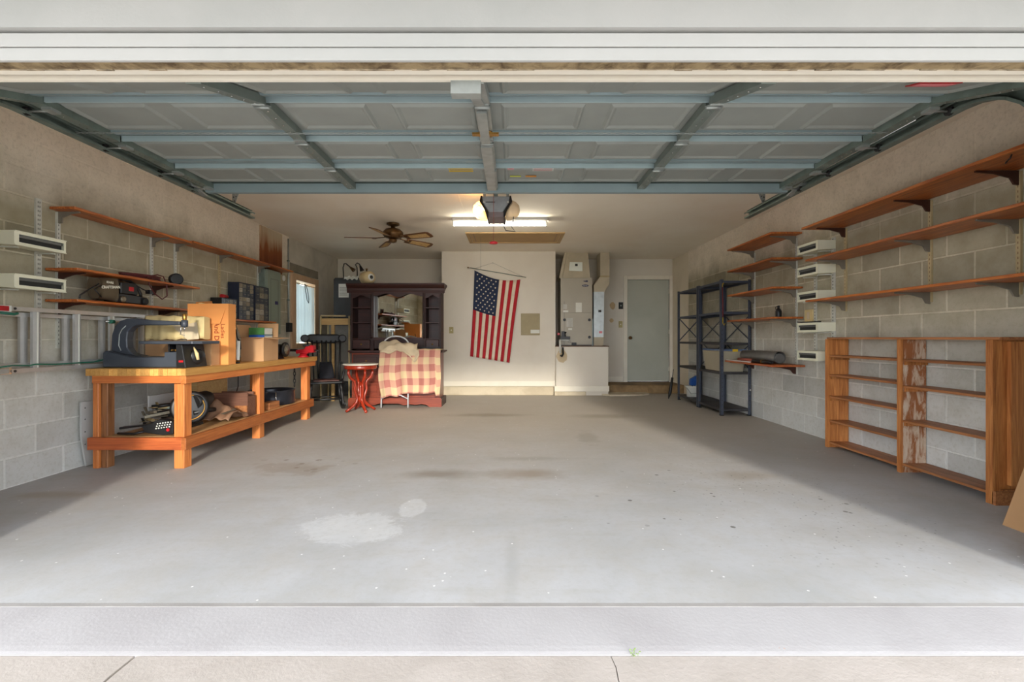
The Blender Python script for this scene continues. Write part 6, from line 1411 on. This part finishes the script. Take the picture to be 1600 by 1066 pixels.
# on the lowest shelf
zl = 0.736
o = thing('rolled_duct', 'grey sheet-metal roll lying on the lowest pine shelf', 'metal roll', (3.02, 5.45, zl)); c0, c1_ = Vector((2.985, 5.10, zl + 0.072)), Vector((2.955, 5.80, zl + 0.072)); L = (c1_ - c0).length
gm = mat('dull_zinc', (146, 146, 144), 0.4, 0.45, 0.1, 14)
MB().lathe([(0.070, 0), (0.070, L), (0.062, L), (0.062, 0.001)], c0, c1_ - c0, 28).build('tube', gm, o)
oo = o.children[0]
bm_ = bmesh.new(); bm_.from_mesh(oo.data)
dl = [f for f in bm_.faces if len(f.verts) > 4]
bmesh.ops.delete(bm_, geom=dl, context='FACES'); bm_.to_mesh(oo.data); bm_.free()
MB().lathe([(0.052, 0.01), (0.052, L - 0.01), (0.048, L - 0.01), (0.048, 0.01)], c0 + Vector((0.004, 0, -0.008)), c1_ - c0, 24).build('inner_roll', gm, o)
bm_ = bmesh.new(); bm_.from_mesh(o.children[1].data); bmesh.ops.delete(bm_, geom=[f for f in bm_.faces if len(f.verts) > 4], context='FACES'); bm_.to_mesh(o.children[1].data); bm_.free()
o = thing('folding_rule', 'red and black tool roll lying in front of the metal roll', 'tool roll', (2.86, 5.4, zl)); MB().tube([(2.875, 5.80, zl + 0.022), (2.87, 5.45, zl + 0.022)], 0.021, 10).build('red_sleeve', mat('faded_red', (160, 84, 66), 0.6), o)
MB().tube([(2.87, 5.45, zl + 0.021), (2.87, 5.20, zl + 0.021), (2.875, 5.06, zl + 0.020)], [0.022, 0.020, 0.017], 10).build('black_sleeve', M['dark'], o); MB().tube([(2.869, 5.25, zl + 0.021), (2.869, 5.24, zl + 0.021)], 0.0235, 10).build('brass_ring', M['brass'], o)
o = thing('white_tile', 'thin white board overhanging the far end of the lowest pine shelf', 'board', (2.85, 5.8, zl)); B(2.815, 2.845, 5.45, 6.02, zl, zl + 0.010).build('board', M['paper'], o)

# black steel rack: two bays
def rack(y0, y1, label, near):
    o = thing('steel_rack', label, 'metal rack', (2.95, (y0 + y1) / 2, 0), 'blue-grey steel racks at the right wall')
    x0, x1, H = 2.755, 3.155, 1.80
    w_ = 0.038
    for (x, sx) in ((x0, 1), (x1, -1)):
        for (y, sy) in ((y0, 1), (y1, -1)):
            mb = MB(); mb.box(x, x + sx * 0.003, y, y + sy * w_, 0.0, H); mb.box(x, x + sx * w_, y, y + sy * 0.003, 0.0, H); p = mb.build('post', M['rack'], o)
            B(x - 0.003 * 0, x + sx * 0.042, y, y + sy * 0.042, 0, 0.012).build('foot', M['rubber'], p)
            mb = MB()
            for k in range(30): mb.box(x + sx * 0.016, x + sx * 0.024, (y - 0.0006) if sy > 0 else (y + 0.0), (y + 0.0) if sy > 0 else (y + 0.0006), 0.08 + k * 0.058, 0.095 + k * 0.058)
            mb.build('slot', M['deep'], p, kind='stuff')
    for z in (0.09, 0.575, 0.965, 1.375, 1.785):
        mb = MB(); mb.box(x0 + 0.004, x1 - 0.004, y0 + 0.004, y1 - 0.004, z - 0.003, z)
        for (a, b, c, d_) in ((x0 + 0.004, x1 - 0.004, y0 + 0.004, y0 + 0.006), (x0 + 0.004, x1 - 0.004, y1 - 0.006, y1 - 0.004), (x0 + 0.004, x0 + 0.006, y0 + 0.006, y1 - 0.006), (x1 - 0.006, x1 - 0.004, y0 + 0.006, y1 - 0.006)):
            mb.box(a, b, c, d_, z - 0.030, z - 0.003)
        mb.build('shelf', M['rackshelf'] if z < 1 else M['rack'], o)
    for (p0, p1) in (((x1, y0 + 0.02, 0.99), (x1, y1 - 0.02, 1.34)), ((x1, y0 + 0.02, 1.34), (x1, y1 - 0.02, 0.99))):
        MB().bar((p0[0] + 0.002, p0[1], p0[2]), (p1[0] + 0.002, p1[1], p1[2]), 0.016, 0.003, (1, 0, 0)).build('back_brace', M['rack'], o)
    for (p0, p1) in (((x1, y0 + 0.02, 0.60), (x1, y1 - 0.02, 0.95)), ((x1, y0 + 0.02, 0.95), (x1, y1 - 0.02, 0.60))):
        MB().bar((p0[0] + 0.002, p0[1], p0[2]), (p1[0] + 0.002, p1[1], p1[2]), 0.016, 0.003, (1, 0, 0)).build('back_brace', M['rack'], o)
    ye = y1 + 0.002
    for (a, b) in (((x0 + 0.02, 0.97), (x1 - 0.02, 1.36)), ((x0 + 0.02, 1.36), (x1 - 0.02, 0.97))) if not near else ():
        MB().bar((a[0], ye, a[1]), (b[0], ye, b[1]), 0.003, 0.016, (0, 0, 1)).build('side_brace', M['rack'], o)
    return o
rB = rack(6.04, 6.78, 'nearer bay of the blue-grey steel rack, holding the clear bin', True)
rA = rack(6.80, 7.62, 'farther bay of the blue-grey steel rack, beside the back door', False)
MB().lathe([(0.012, 0), (0.010, 0.004)], (3.147, 6.0395, 0.34), (0, -1, 0), 10).build('sticker', M['paper'], rB)
# clear bin
cbn = thing('storage_bin', 'clear plastic storage bin with blue lid on the steel rack', 'storage bin', (2.93, 6.35, 0.577))
def hull(x0, x1, y0, y1, z0, z1, fl): return [(x0 + fl, y0 + fl, z0), (x1 - fl, y0 + fl, z0), (x1 - fl, y1 - fl, z0), (x0 + fl, y1 - fl, z0), (x0, y0, z1), (x1, y0, z1), (x1, y1, z1), (x0, y1, z1)]
b0 = (2.80, 3.11, 6.09, 6.70)
mb = MB(); h8 = hull(*b0, 0.578, 0.85, 0.025); b = len(mb.v); mb.v += h8
for q_ in ((0, 3, 2, 1), (0, 1, 5, 4), (1, 2, 6, 5), (2, 3, 7, 6), (3, 0, 4, 7)): mb.face([b + i for i in q_])
mb.build('tub', M['clearbin'], cbn, solid=0.003)
B(b0[0] - 0.01, b0[1] + 0.01, b0[2] - 0.01, b0[3] + 0.01, 0.853, 0.876).build('lid', M['bluegrey'], cbn, bevel=0.004)
B(2.93, 3.00, b0[2] - 0.016, b0[2] - 0.0101, 0.846, 0.878).build('latch_label', M['gold'], cbn)
for k, (x0, x1, y0, y1, z0, z1, m, lab, nm) in enumerate(((2.84, 2.93, 6.13, 6.28, 0.583, 0.72, 'card_or', 'orange-brown box inside the clear bin', 'packet'), (2.96, 3.07, 6.13, 6.25, 0.583, 0.73, 'kraft', 'yellow box at the right inside the clear bin', 'packet'), (2.84, 2.92, 6.34, 6.66, 0.583, 0.80, 'cloth', 'cream bundle at the far end inside the clear bin', 'packet'), (2.94, 3.05, 6.30, 6.6, 0.583, 0.77, 'olive', 'olive bundle deep inside the clear bin', 'packet'))):
    o = thing(nm, lab, 'packet', ((x0 + x1) / 2, (y0 + y1) / 2, z0)); B(x0, x1, y0, y1, z0, z1).build('packet_body', M[m], o, bevel=0.008)
o = thing('white_bag', 'small white bag in front of the boxes inside the clear bin', 'bag', (2.93, 6.2, 0.72)); MB().lathe([(0.03, 0), (0.05, 0.01), (0.055, 0.035), (0.035, 0.06), (0.0, 0.065)], (2.885, 6.2, 0.7205), (0, 0, 1), 12).build('sack', M['paper'], o)
# strap, bucket, scoop
o = thing('bungee_strap', 'red and yellow hooked bungee strap hanging on the near rack post', 'bungee strap', (2.74, 6.03, 1.4)); mb = MB(); mb.tube([(2.772, 6.030, 1.70), (2.775, 6.025, 1.5), (2.778, 6.028, 1.30)], 0.007, 8); mb.build('strap', mat('maroon_strap', (110, 36, 34), 0.7), o)
mb = MB(); mb.tube([(2.772, 6.03, 1.70), (2.770, 6.02, 1.74), (2.782, 6.018, 1.755), (2.785, 6.02, 1.735)], 0.004, 6); mb.build('hook', M['gold'], o)
mb = MB(); mb.tube([(2.778, 6.028, 1.30), (2.775, 6.02, 1.22), (2.79, 6.018, 1.195), (2.802, 6.02, 1.22)], 0.0045, 6); mb.build('hook', M['gold'], o)
o = thing('white_tub', 'low white plastic tub on the bottom shelf of the far rack bay', 'tub', (2.86, 7.35, 0.091)); c0 = Vector((2.895, 7.33, 0.0915))
MB().lathe([(0.09, 0), (0.105, 0.15), (0.115, 0.155), (0.115, 0.17), (0.100, 0.17), (0.086, 0.01)], c0, (0, 0, 1), 24).build('tub', M['paper'], o); MB().tube([c0 + Vector((-0.105, -0.03, 0.14)), c0 + Vector((-0.06, -0.09, 0.05)), c0 + Vector((0.05, -0.11, 0.07)), c0 + Vector((0.10, -0.04, 0.14))], 0.003, 6).build('bail_handle', M['dark'], o)
o = thing('blue_scoop', 'blue plastic scoop standing tilted in the white tub', 'scoop', (2.9, 7.33, 0.18)); mb = MB(); mb.prism([(2.84, 0.27), (2.93, 0.262), (2.985, 0.40), (2.95, 0.43), (2.85, 0.37)], 'Y', 7.28, 7.36); mb.build('scoop', M['blue'], o, bevel=0.01); MB().tube([(2.885, 7.32, 0.268), (2.882, 7.32, 0.106)], 0.012, 8).build('stem', M['blue'], o)
o = thing('umbrella', 'black furled umbrella leaning beside the far rack post', 'umbrella', (2.68, 7.7, 0)); MB().tube([(2.64, 7.72, 0.0), (2.665, 7.72, 0.10), (2.70, 7.705, 0.36)], [0.006, 0.028, 0.02], 8).build('canopy', M['dark'], o); MB().tube([(2.70, 7.705, 0.36), (2.715, 7.70, 0.50)], 0.006, 6).build('shaft', M['dark'], o)

# wooden bookcase
bc = thing('bookcase', 'low wide open wooden bookcase along the near right wall', 'bookcase', (3.09, 3.57, 0))
kx0, kx1, ky0, ky1, kt = 2.985, 3.168, 2.83, 4.33, 1.035
B(kx0 - 0.005, kx1, ky0 - 0.03, ky1 + 0.005, kt - 0.018, kt).build('top_board', M['casey'], bc, bevel=0.002)
for y, m in ((ky0, 'case'), (3.50, 'worn'), (ky1 - 0.022, 'case')):
    th = 0.03 if y == ky0 else 0.022
    B(kx0 + 0.0008, kx1, y, y + th, 0, kt - 0.018).build('side_panel' if y != 3.50 else 'divider', M[m], bc, label='worn white-painted divider') if y == 3.50 else B(kx0 + 0.0008, kx1, y, y + th, 0, kt - 0.018).build('side_panel', M[m], bc)
    B(kx0 - 0.018, kx0, y - 0.006, y + th + 0.006, 0.0, kt - 0.018).build('face_strip', M['case'], bc)
B(3.06, kx1, ky0 - 0.026, ky0 - 0.001, 0.12, kt - 0.03).build('end_stile', M['case'], bc)
B(kx0 - 0.018, kx1, ky0 - 0.024, ky0 - 0.002, 0.0, 0.085).build('foot_block', M['casey'], bc); B(kx0 + 0.0, kx1, ky0 - 0.034, ky0 - 0.0265, 0.09, 0.10).build('bead', M['casey'], bc)
for ya, yb, zz_ in ((3.523, ky1 - 0.023, (0.868, 0.687, 0.485, 0.258, 0.055)), (ky0 + 0.031, 3.499, (0.868, 0.665, 0.402, 0.072))):
    for z in zz_:
        B(kx0 + 0.0 if z > 0.1 else kx0 - 0.004, kx1 - 0.002, ya, yb, z - 0.018, z).build('shelf', M['casey'], bc, bevel=0.002)
        if z > 0.1:
            for yy in (ya, yb - 0.018): B(kx0 + 0.012, kx1 - 0.004, yy, yy + 0.018, z - 0.045, z - 0.0185).build('cleat', M['case'], bc)
# cardboard sheet leaning bottom right
cs = thing('cardboard_sheet', 'large brown cardboard sheet leaning in front of the bookcase end', 'cardboard', (2.75, 2.4, 0))
mb = MB(); t_ = 0.012
x0, x1, zt_ = 2.70, 3.10, 1.06
mb.hexa([(x0, 2.05, 0), (x0 + t_, 2.05, 0.0), (x0 + t_, 2.52, 0.0), (x0, 2.52, 0.0), (x1, 2.05, zt_), (x1 + t_, 2.05, zt_ - 0.005), (x1 + t_, 2.52, zt_ - 0.005), (x1, 2.52, zt_)])
mb.build('sheet', M['card'], cs)
nrm = Vector((-zt_, 0, x1 - x0)).normalized()
def cp(y, h): return Vector((x0, y, 0)) + Vector((x1 - x0, 0, zt_)).normalized() * h + nrm * 0.0008
pts = [cp(2.375 + 0.045 * math.cos(a * math.pi / 12), 0.225 + 0.045 * math.sin(a * math.pi / 12)) for a in range(24)]
MB().tube(pts, 0.0015, 5, closed=True).build('printed_ring', M['print'], cs)
a_ = (R(90), 0, R(-90))
mb = MB(); mb.hexa([cp(2.385, 0.21), cp(2.35, 0.21), cp(2.35, 0.24), cp(2.385, 0.24)] + [v + nrm * 0.0006 for v in (cp(2.385, 0.21), cp(2.35, 0.21), cp(2.35, 0.24), cp(2.385, 0.24))]); mb.build('printed_mark', M['dark'], cs)

# ================================================================ OUTSIDE: weeds and leaf at the apron joint
def weed(px, py, n, h, label, spread):
    Y = 1.494; x = wx(px, Y); o = thing('weed', label, 'weed', (x, Y, -0.03), 'weeds in the apron joint')
    for k in range(n):
        a = random.uniform(0, 6.28); e = Vector((math.cos(a) * spread, math.sin(a) * 0.006, random.uniform(0.4, 1) * h)); p0 = Vector((x + random.uniform(-.008, .008), Y, -0.034))
        p1 = p0 + e; mb = MB(); mb.tube([p0, (p0 + p1) / 2 + Vector((0.002, 0, 0)), p1], 0.0006, 4); st_ = mb.build('stem', M['leaf'], o)
        for q in range(3):
            c = p0.lerp(p1, 0.5 + 0.25 * q); d1 = Vector((random.uniform(-1, 1), random.uniform(-.6, .3), random.uniform(-.1, .8))).normalized() * 0.006; d2 = d1.cross(Vector((0.3, 1, 0.2))).normalized() * 0.0028
            mb = MB(); b = len(mb.v); mb.v = [tuple(c), tuple(c + d1 * .5 + d2), tuple(c + d1 * 1.2), tuple(c + d1 * .5 - d2)]; mb.face([0, 1, 2, 3]); mb.build('leaf', M['leaf'], st_, solid=0.0004)
weed(991, 1022, 5, 0.05, 'small green weed sprig growing up from the apron joint', 0.012)
weed(1155, 1027, 6, 0.012, 'low flat green weed tuft in the apron joint', 0.028)
o = thing('dry_leaf', 'pale orange dry leaf lying at the apron edge', 'leaf', (wx(1222, 1.5), 1.52, -0.02)); x = wx(1222, 1.52)
c_ = MB(); c_.grid(lambda u, v: (x - 0.014 + 0.028 * u, 1.505 + 0.028 * v * (1 - abs(2 * u - 1) * .6), -0.0165 + 0.010 * v + 0.004 * math.sin(u * 6) ** 2), 6, 4); c_.build('blade', M['dryleaf'], o, solid=0.0006)
